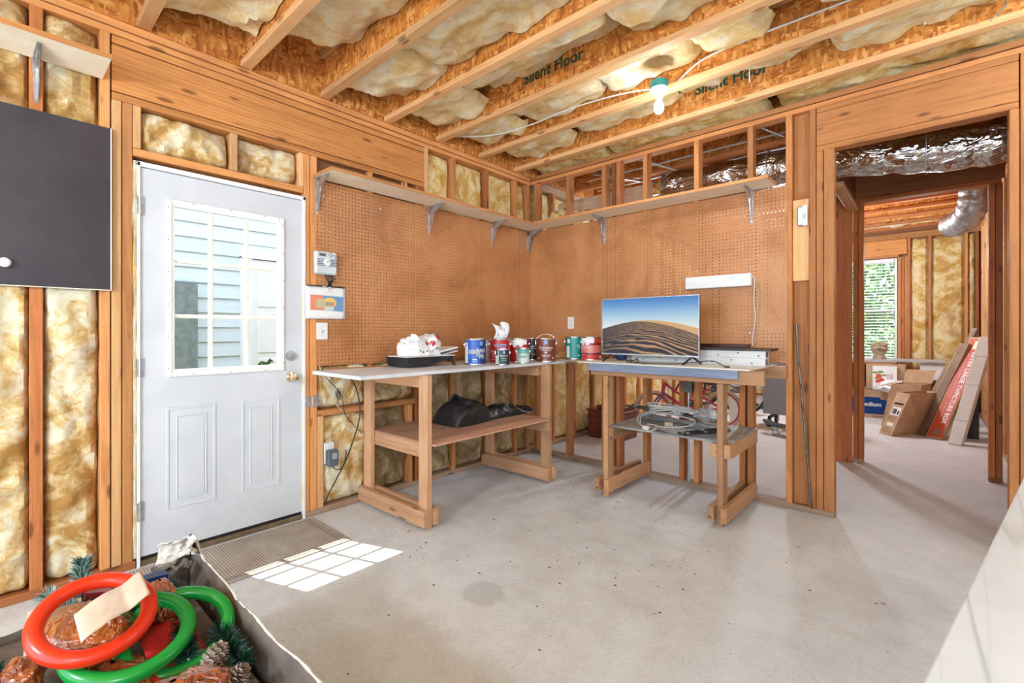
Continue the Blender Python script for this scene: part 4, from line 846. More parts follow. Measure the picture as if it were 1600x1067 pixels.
# ---------------------------------------------------------------- television
tv = thing('television', 'flat television showing rippled desert dunes under a blue sky', 'television', (1.5, -.43, 1.0))
x0, x1, z0, z1, yt = 1.114, 1.884, 1.052, 1.489, -.440
obj('cabinet', bx(x0, x1, yt+.002, yt+.022, z0, z1, bev=.004), M_BLACKP, tv); obj('rear_housing', bx(x0+.12, x1-.12, yt+.022, yt+.058, z0+.02, z1-.16, bev=.012), M_BLACKP, tv)
bm = bmesh.new(); box(bm, x0, x1, yt-.004, yt+.002, z0, z0+.011); box(bm, x0, x0+.005, yt-.004, yt+.002, z0+.011, z1); box(bm, x1-.005, x1, yt-.004, yt+.002, z0+.011, z1); box(bm, x0+.005, x1-.005, yt-.004, yt+.002, z1-.006, z1)
obj('bezel', bm, M_STEEL, tv)
def screen_mat():
    m = mat('dune_picture', (0, 0, 0), .3, spec=.2); t = NT(m); c = t.coord(); s_ = t.n('SeparateXYZ'); t.l(c, s_.inputs[0])
    U_ = t.math('DIVIDE', t.math('SUBTRACT', s_.outputs[0], x0), x1-x0); V_ = t.math('DIVIDE', t.math('SUBTRACT', s_.outputs[2], z0), z1-z0)
    sky = t.ramp(V_, [(.5, (.80, .83, .80)), (.68, (.42, .63, .80)), (.86, (.16, .36, .68)), (1.0, (.06, .22, .52))])
    # ridge line
    e = t.math('MULTIPLY', t.math('SUBTRACT', U_, .50), 1.0); ridge = t.math('SUBTRACT', .605, t.math('ABSOLUTE', t.math('MULTIPLY', t.math('POWER', t.math('ABSOLUTE', e), 1.8), .52)))
    below = t.math('LESS_THAN', V_, ridge)
    dep = t.math('SUBTRACT', ridge, V_)
    # the lit crest on the right: starts at u=.34 and thickens to the right
    crest = t.math('MULTIPLY', t.math('SUBTRACT', U_, .34), .17); lit = t.math('LESS_THAN', dep, t.math('MAXIMUM', crest, 0.0))
    # ripples in ground perspective
    inv = t.math('DIVIDE', 1.0, t.math('ADD', dep, .10)); cx = t.math('MULTIPLY', t.math('SUBTRACT', U_, .35), t.math('MULTIPLY', inv, .9)); cy = inv
    cv = t.n('CombineXYZ'); t.l(cx, cv.inputs[0]); t.l(cy, cv.inputs[1])
    nz = t.noise(cv.outputs[0], 1.7, 2, .4)
    ph = t.math('ADD', t.math('ADD', t.math('MULTIPLY', cy, 19.0), t.math('MULTIPLY', cx, 11.0)), t.math('MULTIPLY', nz, 15.0)); sn = t.math('SINE', ph)
    shade = t.ramp(t.math('ADD', t.math('MULTIPLY', sn, .5), .5), [(.3, (.035, .03, .045)), (.62, (.16, .10, .08)), (.85, (.52, .31, .16))])
    side = t.ramp(U_, [(.05, (1, 1, 1)), (.5, (0, 0, 0))]); shade = t.mix(t.math('MULTIPLY', side, .72), shade, (.045, .042, .06))
    sand = t.mix(lit, shade, (.70, .43, .19)); col = t.mix(below, sky, sand)
    t.l(col, t.b.inputs['Emission Color']); t.b.inputs['Emission Strength'].default_value = .62; t.b.inputs['Base Color'].default_value = (.01, .01, .01, 1); return m
obj('screen', bx(x0+.005, x1-.005, yt-.002, yt+.0015, z0+.011, z1-.006), screen_mat(), tv)
for cx in (1.20, 1.83):
    bm = bmesh.new(); bar(bm, (cx, yt+.01, z0+.004), (cx-.028, yt-.085, 1.004), .012, .008); bar(bm, (cx, yt+.01, z0+.004), (cx+.028, yt+.10, 1.004), .012, .008); obj('foot', bm, M_BLACK, tv)
cable('tv_power_cord', 'thin black cord trailing from the television across the white bench top', [(1.42, -.42, 1.03), (1.40, -.50, 1.006), (1.46, -.53, 1.004), (1.44, -.47, 1.02), (1.36, -.50, 1.006), (1.50, -.56, 1.004), (1.72, -.53, 1.004), (1.86, -.44, 1.02), (1.97, -.42, 1.03), (2.06, -.50, 1.006), (2.10, -.55, 1.004)], .003, M_BLACK, cat='cord')
obox(bm := bmesh.new(), (2.085, -.562, 1.001), (.030, -.006, 0), (.003, .012, 0), (0, 0, .009)); o = obj('cord_plug', bm, M_BLACK); tag(o, 'small black plug on the end of the television cord', 'plug')
# long white channels and boards stacked behind the television
M_CHAN = noisy('white_channel', (.62, .62, .60), (.72, .72, .70), 4, .5)
for i, (xa, xb, ya, yb, za, zb, lb) in enumerate(((1.30, 2.262, -.30, -.22, 1.001, 1.052, 'lower white metal channel with screw holes, lying behind the television'), (1.34, 2.262, -.295, -.215, 1.053, 1.100, 'upper white metal channel lying on the lower one behind the television'))):
    t_ = thing('metal_channel', lb, 'channel', (xa, ya, za), 'white channels behind the television'); bm = bmesh.new()
    box(bm, xa, xb, ya, ya+.004, za, zb); box(bm, xa, xb, yb-.004, yb, za, zb); box(bm, xa, xb, ya+.004, yb-.004, za, za+.004); box(bm, xa, xb, ya+.004, yb-.004, zb-.004, zb); obj('channel_body', bm, M_CHAN, t_)
    bm = bmesh.new()
    for q in range(7): lathe(bm, [(.005, 0), (.005, -.0008), (.0005, -.0008)], (xa+.1+q*.13, ya, (za+zb)/2+(.01 if q % 2 else -.008)), 10, axis='y')
    obj('hole', bm, M_BLACK, t_); obj('end_cap', bx(xb-.004, xb-.001, ya+.008, yb-.008, za+.008, zb-.008), M_CARDD, t_)
o = obj('dark_board', bx(1.66, 2.30, -.31, -.12, 1.1012, 1.118, bev=.002), noisy('dark_walnut', (.035, .018, .012), (.06, .03, .02), 5, .5)); tag(o, 'long dark brown board lying on top of the white channels', 'board')
o = obj('mahogany_strip', bx(1.74, 2.12, -.16, -.10, 1.1185, 1.142, bev=.002), noisy('dark_mahogany', (.05, .012, .008), (.08, .02, .012), 5, .4)); tag(o, 'thin dark red board resting on the dark brown board', 'board')
o = obj('blue_box', bx(1.13, 1.20, -.25, -.19, 1.0005, 1.045, bev=.002), mat('blue_carton', (.03, .10, .38), .5)); tag(o, 'small blue carton behind the left end of the television', 'carton')
o = obj('foil_packet', bx(1.22, 1.27, -.24, -.19, 1.0005, 1.03, bev=.004), M_STEEL); tag(o, 'small silver packet behind the television, beside the blue carton', 'packet')

# ---------------------------------------------------------------- white light fixture on the back pegboard
lfx = thing('strip_light', 'white under-cabinet strip light screwed to the back pegboard above the television', 'light fixture', (1.87, -.03, 1.6))
bm = bmesh.new(); box(bm, 1.632, 2.108, -.060, -.0065, 1.562, 1.655, bev=.006); obj('housing', bm, M_WHITE, lfx)
bm = bmesh.new(); box(bm, 1.636, 2.104, -.066, -.0605, 1.563, 1.612, bev=.003); obj('diffuser', bm, mat('frosted_cover', (.80, .80, .80), .3), lfx)
obj('switch_button', bx(1.97, 1.99, -.063, -.0602, 1.625, 1.637, bev=.001), M_STEEL, lfx)
cable('lamp_cord', 'white cord hanging from the strip light down to the bench', [(2.112, -.03, 1.63), (2.125, -.02, 1.60), (2.118, -.018, 1.45), (2.128, -.016, 1.32), (2.108, -.016, 1.18), (2.115, -.02, 1.125)], .0045, M_GREYW, cat='cord')
cable('lamp_cord', 'second beige cord beside the strip light, held by a clip', [(2.112, -.025, 1.60), (2.15, -.014, 1.56), (2.155, -.014, 1.40), (2.145, -.014, 1.27), (2.13, -.014, 1.15)], .003, noisy('beige_cord', (.45, .33, .2), (.5, .38, .25), 3, .6), cat='cord')

# ---------------------------------------------------------------- black bag on the bench shelf
bk = thing('black_bag', 'crumpled black plastic sack lying on the plywood bench shelf', 'sack', (.35, -1.0, .525))
bm = bmesh.new()
def sackf(u, v):
    y = -1.43+.96*u; a = math.pi*v; hgt = (.105*math.exp(-((u-.20)/.19)**4)+.045*(1-u)+.040*math.exp(-((u-.66)/.15)**2)+.026)
    w = .15*(1-.25*u); x = .34 - w*math.cos(a)*(1+.1*math.sin(u*9)); z = .5265+hgt*math.sin(a)**.7
    p = Vector((x*9, y*7, z*9)); k = .026*(.75-2*abs(noise.noise(p*.9)))*math.sin(a)+.012*(.7-2*abs(noise.noise(p*2.1)))*math.sin(a)
    e = min(u, 1-u); z2 = .5265+(z-.5265+k*1.1)*(min(1, e/.05))**.5 if e < .05 else z+k*1.1
    return (x+k, y, max(z2, .5265))
grid(bm, sackf, 64, 26); M_SACK = mat('black_polythene', (.014, .014, .015), .32, spec=.6); t = NT(M_SACK); t.bump(t.noise(t.coord(), 22, 4, .6, 1.5), .6, .01)
obj('plastic', bm, M_SACK, bk, True)
bm = bmesh.new(); grid(bm, lambda u, v: (.40-.14*u+.02*math.sin(v*6), -1.30+.30*v-.03*u, .655+.085*math.sin(math.pi*u)*(1-.9*v)-.05*v+.012*math.sin(v*12+u*4)), 10, 14); g_ = obj('folded_flap', bm, M_SACK, bk, True); g_.modifiers.new('s', 'SOLIDIFY').thickness = .003

# ---------------------------------------------------------------- clutter on the lower shelf of the second bench
def rail(label, p, q, w=.03, h=.016, m=M_DSTEEL, z=0):
    t_ = thing('metal_rail', label, 'rail', p, 'steel rails on the lower bench shelf'); p = Vector(p); q = Vector(q); bm = bmesh.new()
    bar(bm, p, q, w, .003); s_ = (q-p).cross(Vector((0, 0, 1))).normalized()
    for sg in (-1, 1): bar(bm, p+s_*sg*(w/2)+Vector((0, 0, h/2)), q+s_*sg*(w/2)+Vector((0, 0, h/2)), .003, h)
    obj('rail_body', bm, m, t_); d = q-p
    for k in (.08, .5, .88): bm = bmesh.new(); c_ = p+d*k+Vector((0, 0, h)); bar(bm, c_-s_*w*.7, c_+s_*w*.7, .02, .004); obj('cross_plate', bm, M_STEEL, t_)
rail('long steel garage rail lying along the back of the dark shelf', (1.18, -.10, .60), (1.98, -.22, .575), .05, .02)
rail('second steel rail under the long one, nearer the front edge', (1.30, -.16, .553), (2.04, -.34, .553), .04, .018, M_STEEL)
rail('short steel bracket plate beneath the rails at the left of the shelf', (1.32, -.12, .5345), (1.62, -.20, .5345), .10, .014, M_STEEL)
rail('short steel bracket plate beneath the rails at the right of the shelf', (1.78, -.24, .5345), (2.02, -.30, .5345), .10, .014, M_STEEL)
rail('black steel bar crossing the front edge of the shelf', (1.80, -.60, .537), (2.03, -.36, .566), .022, .012, M_BLACKP)
rail('second black steel bar lying beside the other across the shelf', (1.84, -.60, .537), (2.055, -.40, .556), .014, .012, M_BLACKP)
ec = thing('extension_cord', 'coiled pale grey extension cord with a plug, hanging over the dark shelf edge', 'cord', (1.56, -.35, .60)); bm = bmesh.new(); random.seed(11)
for q in range(7):
    c_ = Vector((1.60+.01*q, -.30-.012*q, .617+.004*q)); R1 = .085+.006*q
    pts = [c_+Vector((math.cos(a)*R1*1.4, math.sin(a)*R1*.70+math.cos(a)*.04, .022+.022*math.sin(a+q*.8)+.002*q)) for a in [2*math.pi*i/22 for i in range(22)]]
    tube(bm, pts, .0042, 6, closed=True)
tube(bm, smooth_path([(1.50, -.33, .62), (1.46, -.45, .60), (1.50, -.55, .56), (1.56, -.615, .545), (1.60, -.618, .53), (1.63, -.57, .550), (1.60, -.5, .556), (1.52, -.48, .552)]), .0042, 6)
tube(bm, smooth_path([(1.52, -.30, .63), (1.44, -.40, .61), (1.45, -.50, .575), (1.55, -.60, .548)]), .0042, 6)
tube(bm, smooth_path([(1.70, -.33, .61), (1.82, -.36, .60), (1.82, -.44, .575), (1.72, -.50, .555), (1.60, -.52, .552)]), .0042, 6)
obj('cable', bm, noisy('pale_grey_cable', (.50, .49, .46), (.60, .59, .56), 8, .5), ec, True)
bm = bmesh.new()
for q in range(5): a = 1.66+.006*q; tube(bm, [Vector((a+.004*q, -.30-.0, .632))+Vector((0, math.cos(b)*.03, math.sin(b)*.022)) for b in [2*math.pi*i/12 for i in range(12)]], .0042, 6, closed=True)
obj('binding_wrap', bm, M_GREYW, ec, True)
obj('plug', bx(1.545, 1.595, -.625, -.590, .535, .565, bev=.006), M_GREYW, ec); obox(bm := bmesh.new(), (1.66, -.50, .556), (.05, .02, .0), (-.012, .03, 0), (0, 0, .028)); obj('connector', bm, noisy('tan_connector', (.40, .29, .18), (.46, .34, .22), 4, .5), ec)
M_FILM = film('clear_film', (.80, .82, .85), .55, .12)
cb = thing('clear_bag', 'clear plastic bag lying flat on the dark shelf in front of the rails', 'bag', (1.75, -.45, .534)); bm = bmesh.new()
grid(bm, lambda u, v: (1.60+.34*u+.02*math.sin(v*7), -.585+.24*v+.02*math.sin(u*8), .5345+.018*max(0, fbm((u*4, v*4, 3), 3))+.012*math.sin(math.pi*u)*math.sin(math.pi*v)), 40, 30); obj('film', bm, M_FILM, cb, True)
cb = thing('clear_bag', 'bunched clear plastic bag sitting on top of the rails', 'bag', (1.86, -.24, .60)); bm = bmesh.new(); crumple(bm, (1.86, -.235, .625), .085, .05, .048, 8, 34, 20, .45, 2.6, False); obj('film', bm, film('smoky_film', (.55, .55, .55), .5, .12), cb, True)

# ---------------------------------------------------------------- ceiling lamp with its teal box
lm = thing('ceiling_lamp', 'bare lit bulb in a white lampholder under a teal junction box on a joist', 'lamp', (1.79, -.88, 2.80))
M_TEAL = noisy('teal_plastic', (.02, .24, .22), (.04, .32, .29), 5, .5); lx, ly = 1.795, -.890
bm = bmesh.new(); lathe(bm, [(.050, 2.762), (.052, 2.764), (.052, 2.808), (.048, 2.8105)], (lx, ly, 0), 28)
for a in (0, 90, 180, 270): c_ = Vector((lx+.054*math.cos(math.radians(a)), ly+.054*math.sin(math.radians(a)), 2.79)); bar(bm, c_-Vector((0, 0, .018)), c_+Vector((0, 0, .012)), .014, .010, up=(1, 0, 0))
obj('junction_box', bm, M_TEAL, lm, True)
bm = bmesh.new(); lathe(bm, [(.056, 2.7615), (.057, 2.752), (.050, 2.742), (.030, 2.732), (.024, 2.728), (.023, 2.705), (.0005, 2.705)], (lx, ly, 0), 32); obj('lampholder', bm, M_WHITE, lm, True)
bm = bmesh.new(); lathe(bm, [(.013, 2.7045), (.014, 2.69), (.024, 2.672), (.030, 2.652), (.029, 2.630), (.020, 2.614), (.0005, 2.608)], (lx, ly, 0), 24); obj('bulb', bm, emit('lit_bulb', (1, .98, .94), 26), lm, True)

# ---------------------------------------------------------------- cables and hangers on the joists
cable('ceiling_cable', 'white cable stapled along the joists from the left wall to the lamp', [(.10, -1.17, 2.845), (.40, -.97, 2.835), (.75, -.90, 2.84), (1.1, -.86, 2.87), (1.45, -.80, 2.875), (1.70, -.765, 2.845), (1.78, -.79, 2.81)], .005, M_GREYW)
cable('ceiling_cable', 'pale cable running straight along the joist from the lamp towards the right', [(1.86, -.745, 2.845), (2.0, -.733, 2.93), (2.26, -.735, 2.95), (2.80, -.735, 2.95), (3.6, -.735, 2.95)], .006, M_GREYW)
cable('ceiling_cable', 'white cable hanging down through the hole in a joist web at the upper right', [(3.055, -.27, 3.10), (3.056, -.275, 3.02), (3.052, -.262, 2.95), (3.05, -.235, 2.94)], .006, M_WHITE)
cable('ceiling_cable', 'white cable drooping across the stamped joist web', [(2.15, -.30, 3.08), (2.163, -.30, 3.06), (2.162, -.29, 2.98), (2.155, -.262, 2.925)], .004, M_WHITE)
cable('hanger_rod', 'thin grey rod hanging down between the joists near the top of the view', [(1.70, -1.02, 3.09), (1.80, -1.01, 2.99), (1.85, -1.0, 2.93)], .006, M_STEEL, cat='rod')
hs = thing('plumbing_strap', 'twisted perforated steel strap holding a white pipe at the top right', 'strap', (3.33, -.3, 2.81))
bm = bmesh.new()
for p, q in (((3.335, -.30, 2.98), (3.36, -.30, 2.87)), ((3.405, -.30, 2.97), (3.33, -.30, 2.835)), ((3.36, -.30, 2.87), (3.30, -.30, 2.815))): bar(bm, p, q, .002, .018, up=(0, 1, 0))
obj('strap', bm, M_STEEL, hs)
bm = bmesh.new(); tube(bm, [(3.30, -.33, 3.02), (3.7, -.33, 3.0), (4.6, -.33, 2.98)], .045, 20); o = obj('drain_pipe', bm, M_WHITE, None, True); tag(o, 'white plastic drain pipe between joists at the top right', 'pipe')

# switch box and rod on the frame beside the opening
sb = thing('wall_switch_box', 'metal switch box with white toggle fixed to the pale wooden block', 'switch', (2.41, 0, 2.0))
bm = bmesh.new(); box(bm, 2.392, 2.440, -.020, .0115, 1.955, 2.085, bev=.005); obj('box_body', bm, M_STEEL, sb); obj('cover', bx(2.424, 2.452, -.028, -.0205, 1.950, 2.09, bev=.004), M_WHITE, sb)
obj('toggle', bx(2.432, 2.444, -.042, -.0285, 2.00, 2.03, bev=.003), M_STEEL, sb)
bm = bmesh.new(); tube(bm, [(2.385, -.004, 1.285), (2.392, -.006, 1.10), (2.478, -.030, .044)], [.009, .0065, .0065], 10); o = obj('steel_rod', bm, M_DSTEEL, None, True); tag(o, 'long dark steel rod leaning in the stud bay beside the opening', 'rod')
eb = thing('junction_box', 'grey metal junction box on the stud behind the lower bench shelf', 'junction box', (1.64, 0, .8)); obj('box_body', bx(1.600, 1.672, -.03, .03, .752, .838, bev=.004), noisy('dark_grey_metal', (.10, .10, .10), (.18, .17, .16), 6, .5, .4), eb)
bm = bmesh.new(); tube(bm, [(1.636, 0, .752), (1.636, .0, .50), (1.636, .0, .04)], .008, 8); obj('conduit', bm, M_STEEL, eb, True)

# ---------------------------------------------------------------- marble topped table at the lower right
M_MARB = mat('white_marble', (.76, .78, .80), .22); t = NT(M_MARB); c = t.coord(); rt = (0, 0, math.radians(9.3))
v1 = t.noise(t.coord((9, .45, 1)), 1.0, 1, .4, .2); v2 = t.noise(t.coord((20, .8, 1)), 1.0, 1, .4, .2)
ve = t.math('ADD', t.math('MULTIPLY', t.ramp(v1, [(.485, (0, 0, 0)), (.50, (1, 1, 1)), (.53, (0, 0, 0))]), .42), t.math('MULTIPLY', t.ramp(v2, [(.49, (0, 0, 0)), (.50, (1, 1, 1)), (.52, (0, 0, 0))]), .16))
t.color(t.mix(ve, t.ramp(t.noise(c, 4, 5, .6), [(.35, (.69, .73, .76)), (.6, (.75, .79, .82))]), (.36, .38, .39)))
mb = thing('marble_table', 'white grey veined marble table top jutting in at the lower right corner', 'table', (3.6, -2.3, 0))
ux, uy = (3.283-3.072), (2.96-1.678); L_ = math.hypot(ux, uy); ux /= L_; uy /= L_; px_, py_ = uy, -ux
bm = bmesh.new(); A_ = Vector((3.072-ux*1.2, -2.96-uy*1.2, .775)); obox(bm, A_, (ux*2.62, uy*2.62, 0), (px_*.95, py_*.95, 0), (0, 0, .025)); es = bm.edges[:]; bmesh.ops.bevel(bm, geom=es, offset=.003, segments=2, affect='EDGES'); obj('table_top', bm, M_MARB, mb)
for a, b in ((.12, .12), (2.42, .12), (.12, .78), (2.42, .78)):
    q = A_+Vector((ux*a+px_*b, uy*a+py_*b, 0)); bm = bmesh.new(); lathe(bm, [(.020, 0), (.028, .4), (.034, .774)], (q.x, q.y, 0), 16); obj('leg', bm, M_WHITE, mb, True)

# ---------------------------------------------------------------- cardboard box of Christmas decorations, lower left
BZ = .50; X0, X1, Y0, Y1 = 1.22, 2.36, -3.80, -3.265
cx = thing('cardboard_box', 'open cardboard box with torn flaps full of Christmas things at the lower left', 'box', (1.8, -3.5, 0))
M_CBI = noisy('grey_brown_cardboard', (.105, .08, .065), (.16, .125, .10), 9, .8, bump=.3)
M_TORN = noisy('torn_paper_edge', (.55, .50, .44), (.74, .70, .65), 20, .9)
def crwall(fn, nu, nv, th=.005):
    bm = bmesh.new(); grid(bm, fn, nu, nv); return bm
def edge_n(s, k=1.0): return .012*k*noise.noise((s*9, 1, 2))+.006*k*noise.noise((s*31, 4, 2))
obj('bottom', bx(X0, X1, Y0, Y1, .002, .008), M_CBI, cx)
for nm, fn in (('side_wall', lambda u, v: (X0+(X1-X0)*u, Y1+.004*math.sin(u*9), .008+(BZ-.008+edge_n(u, .6)*(v > .9)+(.05*math.exp(-((u-.01)/.05)**2)))*v)), ('side_wall', lambda u, v: (X0+(X1-X0)*u, Y0, .008+(BZ-.03)*v)),
               ('end_wall', lambda u, v: (X0+.004*math.sin(u*8), Y0+(Y1-Y0)*u, .008+(BZ-.10+.09*max(0, (u-.80)/.2)+edge_n(u, .9)*(v > .9))*v)), ('end_wall', lambda u, v: (X1, Y0+(Y1-Y0)*u, .008+(BZ-.03)*v))):
    g_ = obj(nm, crwall(fn, 60, 14), M_CBI, cx, True); md = g_.modifiers.new('s', 'SOLIDIFY'); md.thickness = .006
# thin torn pale edge of the long side and the ripped flap standing at its far corner
bm = bmesh.new(); tube(bm, [(X0+.03+(X1-X0-.03)*i/60, Y1+.004+.004*math.sin(i*.15), BZ+edge_n(i/60, .6)+.05*math.exp(-((i/60-.01)/.05)**2)) for i in range(61)], [.0028+.004*abs(noise.noise((i*.7, 0, 0))) for i in range(61)], 6); obj('torn_edge', bm, M_TORN, cx, True)
def flap(name, o, a, b, m, seed, nx=16, ny=12, cur=.03):
    o, a, b = Vector(o), Vector(a), Vector(b); nrm = a.cross(b).normalized(); bm = bmesh.new()
    def f(u, v):
        rag = 1+.16*noise.noise((u*5, seed, 0))+.10*noise.noise((u*14, seed, 3)); return o+a*u+b*v*rag+nrm*(cur*math.sin(v*2.4)*(.5+u)+.018*noise.noise((u*5, v*5, seed)))
    grid(bm, f, nx, ny); g_ = obj(name, bm, m, cx, True); g_.modifiers.new('s', 'SOLIDIFY').thickness = .004
flap('torn_flap', (1.235, -3.268, .505), (.09, .008, .0), (.02, .012, .055), M_TORN, 2.0); flap('torn_flap', (1.26, -3.275, .495), (-.035, -.085, -.02), (.0, .0, .055), M_TORN, 5.0)
flap('torn_flap', (1.245, -3.36, .455), (.06, .085, .035), (.03, -.02, .045), M_CBI, 7.0); flap('torn_flap', (1.225, -3.43, .42), (.0, -.10, .01), (-.02, .0, .05), M_CBI, 9.0)

def ringo(label, c, R_, r, tilt, az, m, sx=1.0):
    """tilt: raises the side lying in direction az"""
    bm = bmesh.new(); c = Vector(c); rot = Matrix.Rotation(math.radians(az), 3, 'Z') @ Matrix.Rotation(-math.radians(tilt), 3, 'Y')
    tube(bm, [c + rot @ Vector((R_*sx*math.cos(a), R_*math.sin(a), 0)) for a in [2*math.pi*i/72 for i in range(72)]], r, 18, closed=True)
    o = obj('plastic_ring', bm, m, None, True); tag(o, label, 'ring', 'plastic toss rings in the cardboard box'); return o
M_RRING = mat('red_plastic', (.78, .035, .008), .28); M_GRING = mat('green_plastic', (.005, .27, .035), .25)
ringo('glossy red plastic ring lying on top of the open box', (1.642, -3.553, .571), .100, .0175, 27, 185, M_RRING)
ringo('glossy green plastic ring directly under the red one', (1.668, -3.492, .508), .112, .0175, 18, 178, M_GRING)
ringo('glossy green plastic ring nearest the right side of the box', (1.672, -3.400, .478), .108, .0165, 26, 172, M_GRING)

M_CELLO = mat('amber_wrapped_sweets', (.50, .115, .018), .13, spec=1.0); t = NT(M_CELLO); t.b.inputs['Coat Weight'].default_value = 1.0; t.b.inputs['Coat Roughness'].default_value = .06; c = t.coord(); n1 = t.noise(c, 9, 2, .5, 1.0)
t.color(t.ramp(n1, [(.35, (.20, .032, .005)), (.55, (.40, .085, .012)), (.7, (.54, .15, .025))])); t.bump(t.noise(c, 20, 1, .5, 3.5), .9, .02)
def parcel(label, c, rx, ry, rz, seed, rz_=0):
    t_ = thing('wrapped_bundle', label, 'bundle', c, 'amber film wrapped bundles'); bm = bmesh.new(); crumple(bm, (0, 0, 0), rx, ry, rz, seed, 54, 34, .13, 2.4, False)
    bmesh.ops.rotate(bm, verts=bm.verts, matrix=Matrix.Rotation(math.radians(rz_), 3, 'Z')); bmesh.ops.translate(bm, verts=bm.verts, vec=c); obj('film', bm, M_CELLO, t_, True)
parcel('amber film wrapped bundle lying inside the red ring', (1.575, -3.565, .520), .125, .075, .042, 3, 20)
parcel('amber film wrapped bundle standing between the red ring and the blue book', (1.545, -3.412, .500), .058, .046, .062, 5, 10)
parcel('long amber film wrapped bundle at the bottom edge of the view', (1.935, -3.468, .472), .062, .110, .048, 8, -8)
parcel('amber film wrapped bundle at the far left behind the card', (1.60, -3.668, .475), .060, .036, .036, 11, 0)
parcel('amber film wrapped bundle low under the green rings', (1.70, -3.53, .43), .10, .07, .05, 14, 30)
lt = thing('paper_leaflet', 'creased beige folded leaflet lying across the red ring', 'leaflet', (1.6, -3.5, .56)); bm = bmesh.new()
PA, PB, PC_, PD = Vector((1.772, -3.590, .586)), Vector((1.672, -3.592, .604)), Vector((1.600, -3.462, .622)), Vector((1.705, -3.462, .604))
grid(bm, lambda u, v: (PA.lerp(PB, v)).lerp(PD.lerp(PC_, v), u)+Vector((0, 0, .006*abs(math.sin(u*math.pi*1.5))+.002*noise.noise((u*6, v*6, 0)))), 24, 10)
M_LEAF = noisy('beige_paper', (.60, .47, .35), (.68, .56, .44), 8, .7); g_ = obj('sheet', bm, M_LEAF, lt, True); g_.modifiers.new('s', 'SOLIDIFY').thickness = .0012
bm = bmesh.new(); obox(bm, (1.555, -3.665, .492), (.02, .10, .004), (-.20, .015, .015), (0, 0, .003)); o = obj('beige_card', bm, noisy('pale_pink_card', (.68, .56, .48), (.74, .63, .55), 4, .7)); tag(o, 'plain pale beige card standing at the left of the open box', 'card')
for nm, lb, o_, a, b, c_, m in (('book', 'dark blue book standing on edge behind the amber bundle', (1.415, -3.375, .42), (.035, .003, 0), (-.02, -.115, 0), (0, 0, .115), mat('navy_cover', (.012, .03, .10), .4)), ('book', 'dark red book lying at the back of the open box', (1.30, -3.50, .42), (.06, .0, 0), (.0, -.06, .02), (0, .02, .075), mat('maroon_cover', (.30, .02, .03), .4))):
    t_ = thing(nm, lb, 'book', o_); bm = bmesh.new(); obox(bm, o_, a, b, c_); obj('cover', bm, m, t_); o_, a, b, c_ = map(Vector, (o_, a, b, c_)); bm = bmesh.new(); obox(bm, o_+a*.1-b*.012, a*.8, b*.02+b*.0, c_*.96); obj('page_block', bm, M_PAPER, t_)
bm = bmesh.new(); grid(bm, lambda u, v: (1.58+.24*u, -3.47+.12*v, .455+.02*math.sin(u*4+v*3)-.01*u), 14, 8); o = obj('red_felt', bm, mat('red_felt', (.55, .015, .01), .8), None, True); o.modifiers.new('s', 'SOLIDIFY').thickness = .004; tag(o, 'folded red felt piece between the two green rings', 'fabric')
# artificial pine sprigs with frosted needles and pine cones
M_NEED = [mat('needle_green', (.008, .10, .045), .5), mat('needle_dark', (.006, .05, .028), .5), mat('needle_frost', (.42, .50, .50), .6)]
def sprig(label, pts, n, ln_, seed, frost=.22):
    random.seed(seed); t_ = thing('pine_sprig', label, 'pine sprig', pts[0], 'artificial frosted pine sprigs'); path = smooth_path(pts, 8); bm = bmesh.new(); tube(bm, path, .003, 6); obj('stem', bm, M_NEED[1], t_, True)
    bm = bmesh.new()
    for i in range(n):
        k = random.random()*(len(path)-1.001); i0 = int(k); p = path[i0].lerp(path[i0+1], k-i0); d = (path[i0+1]-path[i0]).normalized(); q = d.orthogonal(); q.rotate(Matrix.Rotation(random.random()*6.283, 3, d)); v = (q*1.0+d*.75).normalized()*ln_*random.uniform(.7, 1.1)
        w_ = v.cross(d).normalized()*.0013; a, b, c_ = bm.verts.new(p-w_), bm.verts.new(p+w_), bm.verts.new(p+v); e = bm.verts.new(p+v*.5+v.cross(w_).normalized()*.0012)
        mi = 2 if random.random() < frost else random.randrange(2)
        for tri in ((a, b, e), (b, c_, e), (c_, a, e)): f = bm.faces.new(tri); f.material_index = mi
    obj('needles', bm, M_NEED, t_)
sprig('upright frosted pine sprig at the back left of the box', [(1.40, -3.55, .46), (1.33, -3.545, .50), (1.275, -3.54, .53), (1.25, -3.535, .565)], 1500, .034, 1, .3)
sprig('low frosted pine sprig fanning out left of the upright one', [(1.46, -3.56, .48), (1.39, -3.585, .51), (1.31, -3.61, .515)], 1400, .036, 2, .4)
sprig('dark green pine sprig inside the nearer green ring', [(1.55, -3.37, .44), (1.65, -3.39, .45), (1.76, -3.40, .45)], 2200, .040, 3, .1)
sprig('green pine sprig against the right side of the box', [(1.68, -3.315, .44), (1.78, -3.325, .465), (1.88, -3.325, .46)], 2000, .040, 4, .12)
sprig('wisp of pine needles at the far left edge of the view', [(1.50, -3.70, .47), (1.54, -3.71, .485), (1.58, -3.70, .49)], 90, .026, 5, .0)
sprig('pine sprig at the back right corner under the torn flap', [(1.31, -3.33, .43), (1.36, -3.345, .45), (1.41, -3.34, .455)], 500, .028, 6, .4)
